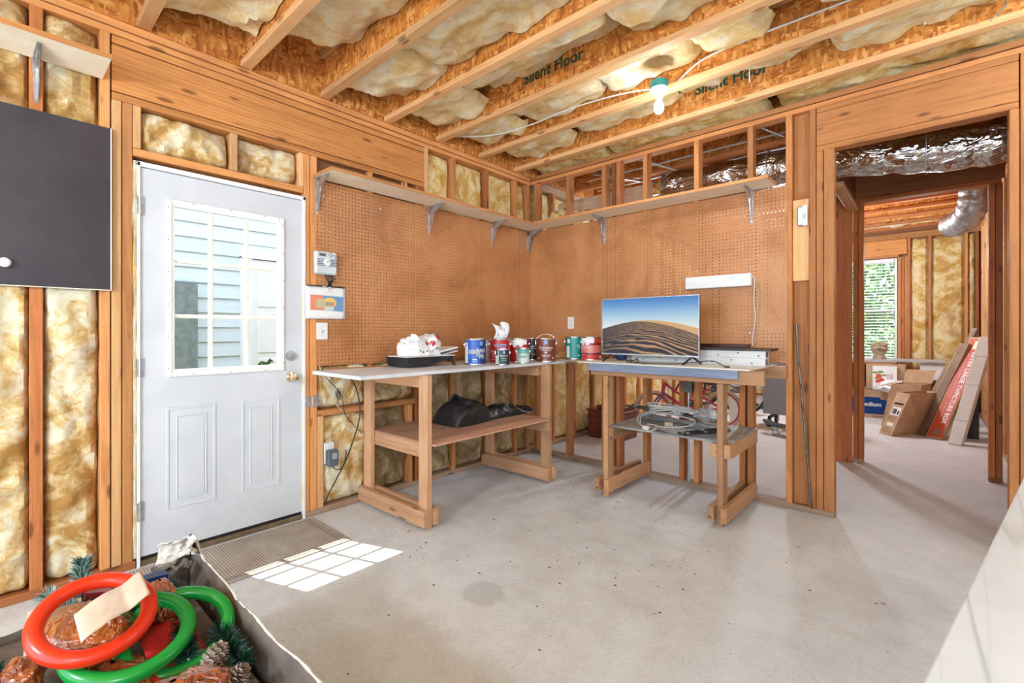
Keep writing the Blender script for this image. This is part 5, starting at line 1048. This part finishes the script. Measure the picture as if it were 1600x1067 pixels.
def cone(label, c, s_, az, el, seed):
    random.seed(seed); t_ = thing('pine_cone', label, 'pine cone', c, 'pine cones in the cardboard box'); ax = Vector((math.cos(az)*math.cos(el), math.sin(az)*math.cos(el), math.sin(el))); u = ax.orthogonal().normalized(); w = ax.cross(u); c = Vector(c)
    bm = bmesh.new(); lathe_pts = [(.004, -.03), (.011, -.02), (.013, 0), (.009, .02), (.003, .032)]
    rr = [[bm.verts.new(c+ax*h*s_+(u*math.cos(a)+w*math.sin(a))*r_*s_) for a in [6.283*k/10 for k in range(10)]] for r_, h in lathe_pts]
    for A_, B_ in zip(rr[:-1], rr[1:]):
        for k in range(10): bm.faces.new((A_[k], A_[(k+1) % 10], B_[(k+1) % 10], B_[k]))
    bm.faces.new(rr[0]); bm.faces.new(rr[-1]); obj('core', bm, mat('cone_core', (.05, .025, .015), .8), t_)
    bm = bmesh.new()
    for i in range(54):
        k = i/54; a = i*2.39996; h = (-.030+.062*k)*s_; R_ = s_*(.026*math.sin(math.pi*(.16+.80*k))**.7); d = (u*math.cos(a)+w*math.sin(a)); s2 = d.cross(ax); tip = c+ax*(h+.007*s_)+d*R_; b0 = c+ax*h+d*.006*s_
        W_ = .0085*s_; v = [bm.verts.new(x) for x in (b0-s2*W_*.4, b0+s2*W_*.4, tip+s2*W_*.9-ax*.001, tip+d*.003*s_+ax*.002*s_, tip-s2*W_*.9-ax*.001)]; v2 = [bm.verts.new(x.co-ax*.0022*s_) for x in v]
        bm.faces.new(v); bm.faces.new(v2[::-1])
        for q in range(5): bm.faces.new((v[q], v[(q+1) % 5], v2[(q+1) % 5], v2[q]))
    obj('scales', bm, noisy('cone_scales', (.15, .085, .06), (.42, .33, .27), 40, .7), t_)
cone('open pine cone at the right end of the rings', (1.855, -3.372, .475), 1.0, 2.2, .6, 1); cone('second pine cone at the bottom edge beside the long amber bundle', (1.955, -3.362, .47), .95, 1.2, .9, 2)
obj_ = obj('filler', bx(1.26, 2.30, -3.77, -3.29, .012, .40), M_CBI, cx)   # the packed lower layer of the box

# ---------------------------------------------------------------- things beyond the back wall: bicycle, skateboard, folded table, chest
ch = thing('wooden_chest', 'small dark red wooden chest on the floor beyond the open studs', 'chest', (.2, 1.3, 0))
M_MAHO = noisy('red_mahogany', (.11, .022, .012), (.19, .045, .022), 5, .4, sc=(1, 1, 5)); bm = bmesh.new(); box(bm, .045, .50, 1.02, 1.36, 0.0, .30, bev=.004); obj('body', bm, M_MAHO, ch); obj('lid', bx(.03, .515, 1.005, 1.375, .301, .325, bev=.004), M_MAHO, ch); obj('tray', bx(.13, .48, 1.08, 1.34, .326, .37, bev=.004), M_MAHO, ch)
for z in (.10, .20): obj('drawer', bx(.07, .475, 1.010, 1.0195, z-.035, z+.045, bev=.003), M_MAHO, ch)
def bike(label, F_, R_, wr, mt, mf, mr, group, lean=0, kids=True):
    """F_,R_ = front and rear hub ground points (x,y)"""
    F_ = Vector((*F_, 0)); R_ = Vector((*R_, 0)); d = (F_-R_).normalized(); wb_ = (F_-R_).length; s_ = d.cross(Vector((0, 0, 1)))
    t_ = thing('bicycle', label, 'bicycle', R_.lerp(F_, .5), group)
    def Pt(a, h, o=0): return R_+d*(a*wb_)+Vector((0, 0, h))+s_*o
    for nm, a in (('rear_wheel', 0), ('front_wheel', 1)):
        bm = bmesh.new(); c_ = Pt(a, wr); rr = wr-.024; tube(bm, [c_+d*math.cos(q)*rr+Vector((0, 0, math.sin(q)*rr)) for q in [6.2832*i/40 for i in range(40)]], .024, 10, closed=True); w_o = obj(nm, bm, mt, t_, True)
        bm = bmesh.new(); tube(bm, [c_+d*math.cos(q)*(rr-.026)+Vector((0, 0, math.sin(q)*(rr-.026))) for q in [6.2832*i/40 for i in range(40)]], .010, 8, closed=True); obj('rim', bm, mr, w_o, True)
        bm = bmesh.new()
        for i in range(20): q = 6.2832*i/20; tube(bm, [c_+s_*.02*(-1)**i, c_+d*math.cos(q)*(rr-.03)+Vector((0, 0, math.sin(q)*(rr-.03)))], .0011, 4)
        tube(bm, [c_-s_*.045, c_+s_*.045], .016, 10); obj('spokes', bm, M_STEEL, w_o, True)
    hd0, hd1 = Pt(.86, wr+.21), Pt(.82, wr+.33); bb = Pt(.40, wr+.02); st = Pt(.26, wr+.27)
    bm = bmesh.new()
    tube(bm, smooth_path([hd0+Vector((0, 0, .01)), Pt(.68, wr+.11), Pt(.52, wr+.03), bb]), .018, 10); tube(bm, smooth_path([hd1, Pt(.62, wr+.20), Pt(.45, wr+.13), Pt(.34, wr+.12)]), .015, 10); tube(bm, [bb, st], .016, 10); tube(bm, [hd0, hd1+Vector((0, 0, .02))], .020, 10)
    for o_ in (-.05, .05): tube(bm, [bb, Pt(0, wr, o_)], .011, 8); tube(bm, [Pt(.31, wr+.17), Pt(0, wr, o_)], .010, 8)
    obj('frame', bm, mf[0], t_, True)
    bm = bmesh.new()
    for o_ in (-.05, .05): tube(bm, [hd0+s_*o_*.9, Pt(.95, wr+.10, o_), Pt(1, wr, o_)], .013, 8)
    tube(bm, [hd0-s_*.05, hd0+s_*.05], .014, 8); obj('fork', bm, mf[1], t_, True)
    bm = bmesh.new(); top = Pt(.78, wr+.46); tube(bm, [hd1, top], .013, 8); tube(bm, smooth_path([top+s_*-.27-d*.12+Vector((0, 0, .10)), top-s_*.20+Vector((0, 0, .11)), top-s_*.08+Vector((0, 0, .02)), top, top+s_*.08+Vector((0, 0, .02)), top+s_*.20+Vector((0, 0, .11)), top+s_*.27-d*.12+Vector((0, 0, .10))]), .011, 8); obj('handlebar', bm, M_STEEL, t_, True)
    bm = bmesh.new(); tube(bm, [st, st+Vector((0, 0, .07))], .012, 8); sc_ = st+Vector((0, 0, .09))
    tube(bm, [sc_-d*.13, sc_-d*.05, sc_+d*.05, sc_+d*.13], [.05, .055, .028, .014], 12); obj('saddle', bm, M_BLACKP, t_, True)
    bm = bmesh.new(); lathe_c = bb+s_*.05; tube(bm, [lathe_c-s_*.004, lathe_c+s_*.004], .07, 24); tube(bm, [bb+s_*.07, bb+s_*.07+d*.10-Vector((0, 0, .08))], .009, 6); tube(bm, [bb-s_*.07, bb-s_*.07-d*.10+Vector((0, 0, .08))], .009, 6); bar(bm, bb+s_*.07+d*.10-Vector((0, 0, .08)), bb+s_*.15+d*.10-Vector((0, 0, .08)), .07, .02); bar(bm, bb-s_*.07-d*.10+Vector((0, 0, .08)), bb-s_*.15-d*.10+Vector((0, 0, .08)), .07, .02); obj('crankset', bm, M_DSTEEL, t_, True)
    return t_
M_TAN = noisy('tan_rubber', (.42, .30, .18), (.52, .39, .25), 9, .7); M_RASP = noisy('raspberry_paint', (.42, .012, .06), (.52, .02, .08), 4, .25); M_PURP = mat('purple_paint', (.11, .04, .32), .3)
bike('child sized raspberry bicycle with tan tyres beyond the open studs', (.46, 1.86), (1.12, 2.46), .25, M_TAN, (M_RASP, M_PURP), M_RASP, 'bicycles beyond the back wall')
bike('dark adult bicycle with black tyres behind the raspberry one', (.10, 3.45), (.98, 3.78), .33, M_BLACKP, (noisy('gunmetal', (.05, .06, .07), (.09, .10, .11), 4, .3), M_BLACKP), M_STEEL, 'bicycles beyond the back wall')
bike('grey adult bicycle standing farthest back by the outside wall', (.20, 4.25), (1.10, 4.55), .33, M_BLACKP, (noisy('silver_grey', (.25, .26, .28), (.3, .31, .33), 4, .3), M_STEEL), M_BLACKP, 'bicycles beyond the back wall')
wt = thing('white_tub', 'white plastic tub on the floor behind the bicycle rear wheel', 'tub', (1.16, 3.02, 0)); bm = bmesh.new(); lathe(bm, [(.12, 0), (.15, .36), (.158, .37), (.156, .385), (.145, .385), (.14, .35), (.115, .01), (.0005, .01)], (1.16, 3.02, 0), 32); obj('tub', bm, M_WHITE, wt, True)
sk = thing('skateboard', 'skateboard with pale wheels on the floor under the grey panel', 'skateboard', (1.9, 2.5, 0)); sa, sb_ = Vector((1.53, 2.66, .10)), Vector((2.22, 2.40, .10)); dd = (sb_-sa).normalized(); ss = dd.cross(Vector((0, 0, 1)))
bm = bmesh.new(); grid(bm, lambda u, v: sa.lerp(sb_, u)+ss*(v-.5)*.19*(math.sin(math.pi*min(1, max(0, (u if u < .5 else 1-u)*5+.02))*.5))**.5+Vector((0, 0, .045*max(0, (abs(u-.5)-.33)/.17)**1.3+.010*abs(v-.5)*2)), 30, 8); dk = obj('deck', bm, M_BLACKP, sk, True); dk.modifiers.new('s', 'SOLIDIFY').thickness = .010
for k in (.2, .8):
    c_ = sa.lerp(sb_, k)-Vector((0, 0, .045)); bm = bmesh.new(); bar(bm, c_-ss*.07, c_+ss*.07, .018, .018); bar(bm, c_+Vector((0, 0, .0)), c_+Vector((0, 0, .034)), .05, .04, up=(1, 0, 0)); tk = obj('truck', bm, M_STEEL, sk)
    for sg in (-1, 1): bm = bmesh.new(); q = c_+ss*sg*.075; q.z = .0275; tube(bm, [q-ss*.016, q+ss*.016], .0272, 18); obj('wheel', bm, M_PAPER, tk, True)
gt = thing('folded_table', 'folded grey games table top standing upright on small black castors', 'table', (1.9, 3.3, 0)); obj('top_panel', bx(1.39, 2.05, 3.20, 3.225, .145, 1.25, bev=.005), mat('satin_grey_panel', (.33, .34, .36), .28, .3), gt); obj('top_panel', bx(1.39, 2.05, 3.30, 3.325, .145, 1.25, bev=.005), mat('satin_grey_panel_b', (.33, .34, .36), .28, .3), gt)
bm = bmesh.new(); box(bm, 1.42, 2.02, 3.226, 3.299, .145, .17); 
for x_ in (1.50, 1.95): bar(bm, (x_, 3.05, .12), (x_, 3.48, .12), .03, .03); bar(bm, (x_, 3.26, .12), (x_, 3.26, .145), .03, .03, up=(1, 0, 0))
obj('under_frame', bm, M_BLACK, gt)
for x_ in (1.50, 1.95):
    for y_ in (3.07, 3.46): bm = bmesh.new(); tube(bm, [(x_-.018, y_, .055), (x_+.018, y_, .055)], .055, 20); obj('castor', bm, M_BLACKP, gt, True)

# pipes and ducts over the rooms beyond
M_FOIL = mat('foil_wrap', (.56, .54, .52), .13, 1.0); t = NT(M_FOIL); t.bump(t.noise(t.coord((1, 2.0, 2.0)), 5, 2, .5, 2.2), .42, .07)
def duct(label, pts, r, m, seed, wob=.12, name='foil_duct'):
    t_ = thing(name, label, 'duct', pts[0]); bm = bmesh.new(); P_ = smooth_path(pts, 16); R_ = [r*(1+.03*math.sin(i*.8)) for i in range(len(P_))]; rg = tube(bm, P_, R_, 36)
    for i, rr in enumerate(rg):
        for k, v in enumerate(rr): c_ = Vector(P_[i]); v.co = c_+(v.co-c_)*(1+wob*noise.noise((i*.35, k*.5, seed)))
    obj('sleeve', bm, m, t_, True); bm = bmesh.new()
    for k in (.3, .7): i = int(k*(len(P_)-2)); tube(bm, [Vector(P_[i])+(v.co-Vector(P_[i]))*1.03 for v in rg[i]] if False else [Vector(P_[i])+Vector((0, math.cos(a)*R_[i]*1.08, math.sin(a)*R_[i]*1.08)) for a in [6.2832*q/30 for q in range(30)]], .004, 5, closed=True)
    obj('band', bm, M_STEEL, t_, True)
duct('shiny foil wrapped duct crossing the hall ceiling behind the opening header', [(-.0, .60, 2.60), (1.2, .58, 2.60), (2.0, .56, 2.56), (2.7, .52, 2.50), (3.15, .50, 2.43), (3.49, .50, 2.42)][1:], .135, M_FOIL, 1)
duct('wide silver flexible duct bending down in the far room', [(3.39, 2.60, 2.85), (3.39, 2.60, 2.60), (3.37, 2.63, 2.44), (3.32, 2.74, 2.345), (3.24, 2.95, 2.33)], .118, M_STEEL, 4, .05, 'silver_duct')
PIPES = [((0.3, .62, 2.86), (2.25, .62, 2.86), .009), ((.3, .82, 2.80), (2.9, .82, 2.80), .011), ((.3, 1.35, 2.79), (3.4, 1.35, 2.79), .012), ((.6, .25, 2.78), (1.25, 1.6, 2.78), .012), ((1.1, .2, 2.79), (1.5, 1.7, 2.79), .010), ((1.95, .35, 2.93), (2.2, .5, 2.78), .010)]
for i, (p, q, r) in enumerate(PIPES):
    bm = bmesh.new(); tube(bm, [p, q], r, 8); o = obj('water_pipe', bm, M_STEEL if i % 2 else M_GREYW, None, True); tag(o, ['thin pipe running along the joists above the back shelf, nearest the wall', 'pale pipe running under the joists beyond the shelf framing', 'long pipe under the joists farthest behind the shelf framing', 'diagonal pipe crossing under the joists near the room corner', 'second diagonal pipe crossing under the joists', 'short steel pipe stub above the right end of the shelf'][i], 'pipe', 'pipes beyond the shelf framing')
for i, (x, y, z, s_) in enumerate(((.24, .28, 2.34, .13), (1.05, .95, 2.70, .09), (1.35, .97, 2.72, .09))):
    t_ = thing('insulation_scrap', ['crumpled yellow fibreglass scrap in the corner above the shelf', 'loose fibreglass scrap hanging among the pipes', 'small loose fibreglass scrap hanging under the joists'][i], 'insulation', (x, y, z)); bm = bmesh.new(); crumple(bm, (x, y, z+.02), s_*1.3, s_, s_, i*3+2, 34, 22, .5, 2.0, False); obj('batt', bm, M_INS3, t_, True)
o = obj('soffit_beam', bx(.10, 1.15, .35, .40, 2.46, 2.60, bev=.003), wood('grey', 'x')); tag(o, 'grey brown timber crossing behind the shelf framing at the room corner', 'beam')

# ---------------------------------------------------------------- far room: window, blind, boxes
fw = struct('window_1', 'white framed window with a slatted blind and green trees outside', 'window')
bm = bmesh.new()
for a in ((2.02, 2.055, .74, 2.42), (2.625, 2.66, .74, 2.42), (2.055, 2.625, .74, .775), (2.055, 2.625, 2.385, 2.42), (2.055, 2.625, 1.56, 1.60)): box(bm, a[0], a[1], YF+.04, YF+.09, a[2], a[3], bev=.003)
obj('window_frame', bm, M_WHITE, fw); obj('glass', bx(2.055, 2.625, YF+.062, YF+.066, .775, 2.385), M_GLASS, fw)
bm = bmesh.new(); z = .80
while z < 2.36: obox(bm, (2.06, YF+.012, z), (.56, 0, 0), (0, .022, .020), (0, -.001, .0018)); z += .048
for x_ in (2.16, 2.52): tube(bm, [(x_, YF+.024, .79), (x_, YF+.024, 2.38)], .0015, 5)
box(bm, 2.058, 2.622, YF+.01, YF+.038, 2.36, 2.40); obj('blind', bm, M_WHITE, fw)
ct = thing('grey_counter', 'low counter board under the far window carrying the stone head', 'counter', (2.6, 5.3, 0)); obj('top', bx(1.6, 3.22, 5.15, 5.85, .795, .815, bev=.002), noisy('grey_melamine', (.40, .40, .40), (.5, .5, .5), 5, .5), ct)
for x_ in (1.65, 3.12): obj('leg', bx(x_, x_+.06, 5.70, 5.76, 0, .794, bev=.003), M_WHITE, ct)
obj('panel', bx(2.95, 3.21, 5.20, 5.215, .55, .794), M_WHITE, ct); obj('panel', bx(1.7, 1.72, 5.2, 5.8, 0, .794), M_CARD, ct)
sh = thing('stone_head', 'rough brown carved stone head on the counter before the far window', 'sculpture', (2.47, 5.5, .816)); bm = bmesh.new()
def head(u, v):
    a = 2*math.pi*u; z = v; w = [.088, .080, .072, .070, .082, .098, .104, .102, .104, .098, .02][min(10, int(v*10))]; w2 = [.088, .080, .072, .070, .082, .098, .104, .102, .104, .098, .02][min(10, int(v*10)+1)]; w = w+(w2-w)*(v*10-int(v*10)); face = .03*math.exp(-((v-.62)/.1)**2)*max(0, -math.sin(a))**3-.02*math.exp(-((v-.74)/.05)**2)*max(0, -math.sin(a))
    w = w+face; p = Vector((math.cos(a)*2, math.sin(a)*2, v*5)); w *= 1+.13*fbm(p*1.2, 3); return (2.47+w*math.cos(a), 5.48+w*math.sin(a)*.85, .8165+.262*v)
grid(bm, head, 36, 30, closed_u=True); obj('stone', bm, noisy('rough_stone', (.26, .17, .10), (.48, .36, .25), 18, .9, bump=.8, bd=.01), sh, True)

def carton(name, label, o_, a, b, c_, m=None, th=.006, open_=True, flaps=(), group='cartons in the far room', faces=None):
    """open carton: corner o_, edges a, b (plan) and c_ (height)"""
    t_ = thing(name, label, 'box', o_, group); o_, a, b, c_ = map(Vector, (o_, a, b, c_)); m = m or M_CARD; bm = bmesh.new(); A_, B_, C_ = a.normalized()*th, b.normalized()*th, c_.normalized()*th
    obox(bm, o_, a, b, C_)
    obox(bm, o_+C_, a, B_, c_-C_); obox(bm, o_+b-B_+C_, a, B_, c_-C_); obox(bm, o_+B_+C_, A_, b-B_*2, c_-C_); obox(bm, o_+a-A_+B_+C_, A_, b-B_*2, c_-C_)
    if not open_: obox(bm, o_+c_, a, b, C_)
    obj('body', bm, m, t_)
    for (p, e, f) in flaps: bm = bmesh.new(); e, f = Vector(e), Vector(f); obox(bm, o_+c_+Vector(p), e, f, e.cross(f).normalized()*.004); obj('flap', bm, m, t_)
    return t_
M_BLUEC = mat('blue_print', (.012, .10, .42), .5)
t_ = carton('moving_box', 'brown moving box with a blue printed panel on the floor below the far window', (2.10, 4.70, 0), (.68, .06, 0), (0, .48, 0), (0, 0, .40), open_=True)
y_ = 4.70; 
def onfront(x, off): return (x, 4.70+.06*(x-2.10)/.68-off, 0)
bm = bmesh.new(); v = [bm.verts.new((x, 4.70+.06*(x-2.10)/.68-.002, z)) for x, z in ((2.20, .06), (2.60, .06), (2.60, .27), (2.53, .27), (2.53, .30), (2.20, .30))]; f = bm.faces.new(v); bmesh.ops.solidify(bm, geom=[f], thickness=.001); obj('print', bm, M_BLUEC, t_)
text('lettering', 'Medium', .080, M_WTXT, t_, basis((2.415, 4.7278-.0045, .195), (.68, .06, 0), (0, 0, 1)), depth=.0005, bold=.002)
for q in range(2): bm = bmesh.new(); obox(bm, (2.22, 4.7106-.0050, .125+.03*q), (.09, .0079, 0), (0, .0012, 0), (0, 0, .012)); obj('fine_print', bm, M_WTXT, t_)
bm = bmesh.new(); obox(bm, (2.235, 4.7119-.0062, .062), (.10, .0088, 0), (0, .001, 0), (0, 0, .10)); obj('tape_patch', bm, mat('tape_blue', (.12, .22, .50), .35), t_)
for q in range(6): bm = bmesh.new(); obox(bm, (2.655, 4.749-.004, .10+.028*q), (.09-.02*(q % 2), .0079, 0), (0, .0012, 0), (0, 0, .010)); obj('fine_print', bm, M_CARDD, t_)
bm = bmesh.new(); obox(bm, (2.45, 4.731-.004, .02), (.20, .0176, 0), (0, .0012, 0), (0, 0, .015)); obj('fine_print', bm, M_CARDD, t_)
t_ = carton('open_carton', 'upright open brown carton on the moving box holding a fruit print box', (2.36, 4.86, .402), (.44, 0, 0), (0, .30, 0), (0, 0, .36), m=M_CARD, open_=True)
fb = thing('fruit_box', 'white box printed with red apples and green leaves, in front of the open carton', 'box', (2.6, 4.8, .41), 'cartons in the far room'); bm = bmesh.new(); obox(bm, (2.44, 4.78, .403), (.27, 0, .0), (0, .06, 0), (0, 0, .34)); obj('body', bm, M_PAPER, fb)
random.seed(4)
for (x, z, r, m) in ((2.51, .60, .035, 'a'), (2.545, .545, .03, 'a'), (2.50, .53, .028, 'a'), (2.47, .65, .026, 'g'), (2.53, .66, .028, 'g'), (2.57, .615, .022, 'g'), (2.485, .57, .02, 'g')):
    bm = bmesh.new(); v = [bm.verts.new((x+r*math.cos(a)*(1 if m == 'a' else 1.3), 4.7792-.0004*(m == 'a'), z+r*math.sin(a)*(1 if m == 'a' else .6))) for a in [6.283*i/16 for i in range(16)]]; bm.faces.new(v); obj('apple_print' if m == 'a' else 'leaf_print', bm, mat('apple_red', (.60, .08, .05), .5) if m == 'a' else mat('apple_leaf', (.20, .35, .06), .5), fb)
text('lettering', 'LESS\nEPO', .040, mat('plum_print', (.35, .03, .12), .5), fb, basis((2.635, 4.7785, .60), (0, 0, 1), (-1, 0, 0)), depth=.0004)
t_ = thing('plastic_bag', 'crumpled white plastic bag spilling over the moving box', 'bag', (2.65, 4.65, .41)); bm = bmesh.new(); crumple(bm, (2.70, 4.72, .462), .17, .13, .085, 6, 40, 22, .35, 2.4, False); obj('film', bm, M_BAG, t_, True)
# leaning open carton (front), second opened carton behind it
def tilt(p0, pts): return pts
a = Vector((.135, -.13, 0)).normalized()*.20
t_ = carton('open_carton', 'tall narrow open carton with barcode labels leaning at the front of the pile', (2.595, 3.52, .0), (.125, -.15, .0), (.26, .44, 0), (.168, .15, .50), open_=True)
# labels sit on the near-left face (spanned by a and c)
o_, a, c_ = Vector((2.595, 3.52, 0)), Vector((.125, -.15, 0)), Vector((.168, .15, .50)); nrm = a.cross(c_).normalized()*.003
nrm = nrm if nrm.dot(cam.location-o_) > 0 else -nrm
def lab(t_, m, u0, u1, v0, v1, k=1, name='label'):
    bm = bmesh.new(); obox(bm, o_+a*u0+c_*v0+nrm*.3*k, a*(u1-u0), c_*(v1-v0), nrm*.3); obj(name, bm, m, t_)
lab(t_, M_PAPER, .22, .86, .47, .66); lab(t_, M_PAPER, .30, .75, .22, .29)
for q in range(9): lab(t_, M_KTXT, .30+q*.035, .30+q*.035+.018*(1+(q % 2)*.4), .50, .62, 2.2, 'barcode')
lab(t_, M_KTXT, .68, .80, .50, .58, 2.2, 'barcode')
for q in range(5): lab(t_, noisy('brown_print', (.20, .12, .06), (.22, .13, .07), 3, .8), .18, .80-.1*(q % 2), .34+q*.022, .348+q*.022, 1, 'fine_print')
for q in range(4): lab(t_, M_CARDD, .14, .84-.12*(q % 2), .07+q*.03, .08+q*.03, 1, 'fine_print')
u_ = a.normalized(); v_ = c_.normalized()
if u_.cross(v_).dot(nrm) < 0: u_ = -u_
for q, (a0, a1) in enumerate(((.16, .24), (.26, .44), (.46, .60), (.62, .70), (.72, .86))): lab(t_, M_KTXT, a0, a1, .72, .765, 1, 'bold_print')
t_ = carton('open_carton', 'wide open brown carton with raised flaps behind the labelled leaning one', (2.58, 4.10, .0), (.30, .04, 0), (.10, .36, 0), (.10, .10, .55), m=M_CARD, flaps=(((0, 0, 0), (.08, .30, .02), (-.20, .02, -.07)), ((0.1, .36, 0), (.30, .04, 0), (.04, .10, .17))))
# flattened cartons between
for i, (p, w, l, lb) in enumerate((((2.955, 3.76, 0), (.07, -.09, 0), (.40, .36, 1.08), 'dark flattened carton leaning left of the red box'), ((2.915, 4.02, 0), (.05, -.07, 0), (.30, .30, .78), 'thin flattened carton leaning behind the labelled carton'), ((3.02, 4.26, 0), (.04, -.04, 0), (.45, .12, 1.27), 'tallest flattened carton with a pale edge at the back of the pile'))):
    t_ = thing('flat_carton', lb, 'box', p, 'flattened cartons leaning in the far room'); bm = bmesh.new(); p, w, l = Vector(p), Vector(w), Vector(l); obox(bm, p, w, l, w.cross(l).normalized()*.03); obj('board', bm, M_CARDD, t_)
    bm = bmesh.new(); obox(bm, p-w*.03, w*.02, l, w.cross(l).normalized()*.03); obj('cut_edge', bm, M_SHELF, t_)
# red television box
def longbox(name, label, p, w, dpt, l, m, group=None):
    t_ = thing(name, label, 'box', p, group); bm = bmesh.new(); p, w, l, dpt = Vector(p), Vector(w), Vector(l), Vector(dpt); obox(bm, p, w, dpt, l); bmesh.ops.bevel(bm, geom=bm.edges[:], offset=.004, segments=1, affect='EDGES'); obj('body', bm, m, t_); return t_, p, w, dpt, l
M_RED = noisy('orange_red_print', (.52, .065, .02), (.60, .09, .03), 4, .5)
t_, p, w, dpt, l = longbox('picture_box', 'long orange red picture box with white lettering leaning in the far room', (3.02, 3.60, .006), (.138, -.10, .0), (.03, .05, .0), (.40, .50, 1.16), M_CARD)
nrm = w.cross(l).normalized(); nrm = nrm if nrm.dot(cam.location-p) > 0 else -nrm
bm = bmesh.new(); obox(bm, p+w*.07+l*.015+nrm*.0005, w*.88, l*.97, nrm*.001); obj('print_panel', bm, M_RED, t_)
u_ = -l.normalized(); v_ = nrm.cross(u_)
text('lettering', 'EXTRA LARGE TV/PICTURE BOX', .066, M_WTXT, t_, basis(p+w*.66+l*.50+nrm*.002, u_, v_), depth=.0005, bold=.001, sx=.98)
for q in range(16):
    if q % 5 != 4: bm = bmesh.new(); obox(bm, p+w*.34+l*(.20+.040*q)+nrm*.002, w*.045, l*.034, nrm*.0005); obj('fine_print', bm, mat('faded_print', (.62, .36, .28), .6) if q == 0 else bpy.data.materials['faded_print'], t_)
bm = bmesh.new(); obox(bm, p+w*.42+l*.88+nrm*.002, w*.36, l*.08, nrm*.001); obj('label', bm, M_SHELF, t_); bm = bmesh.new(); obox(bm, p+w*.30+l*.035+nrm*.002, w*.5, l*.05, nrm*.001); obj('barcode', bm, M_CARDD, t_)
t_, p, w, dpt, l = longbox('long_carton', 'long plain white carton leaning right of the orange red box', (3.205, 3.31, .006), (.108, -.03, 0), (.03, .10, 0), (.26, .27, 1.17), noisy('pale_carton', (.74, .71, .66), (.80, .77, .73), 4, .7))
nrm = w.cross(l).normalized(); nrm = nrm if nrm.dot(cam.location-p) > 0 else -nrm
for k in (.22, .55, .82): bm = bmesh.new(); obox(bm, p+l*k+nrm*.001, w, l*.002, nrm*.001); obj('crease', bm, M_DSTEEL, t_)
o = obj('dark_board', bx(3.30, 3.48, 3.85, 3.87, 0.0, .62, bev=.003), M_BLACKP); tag(o, 'black panel standing in the shadow behind the pale long carton', 'board')

# ---------------------------------------------------------------- grit on the slab
random.seed(21); bm = bmesh.new()
for i in range(170):
    if i < 90: x, y = random.uniform(.75, 2.2), random.uniform(-1.9, -.2)
    elif i < 130: x, y = random.uniform(1.2, 3.3), random.uniform(-3, .2)
    else: x, y = random.gauss(.75, .18), random.gauss(-2.05, .12)
    if x < .56 or (2.3 < x < 2.62 and -.01 < y < .1): continue
    s_ = random.uniform(.002, .008); a = random.uniform(0, 3.14); n = random.randint(4, 6); up = random.uniform(.001, .003)
    v = [bm.verts.new((x+s_*math.cos(a+6.283*k/n)*random.uniform(.5, 1.4), y+s_*math.sin(a+6.283*k/n)*random.uniform(.4, 1.1), .0004)) for k in range(n)]; t_ = bm.verts.new((x, y, up))
    for k in range(n): bm.faces.new((v[k], v[(k+1) % n], t_))
    bm.faces.new(v[::-1])
o = obj('floor_grit', bm, mat('dark_grit', (.05, .04, .035), .9)); tag(o, 'scattered dark crumbs and splinters on the concrete floor', 'debris', kind='stuff')
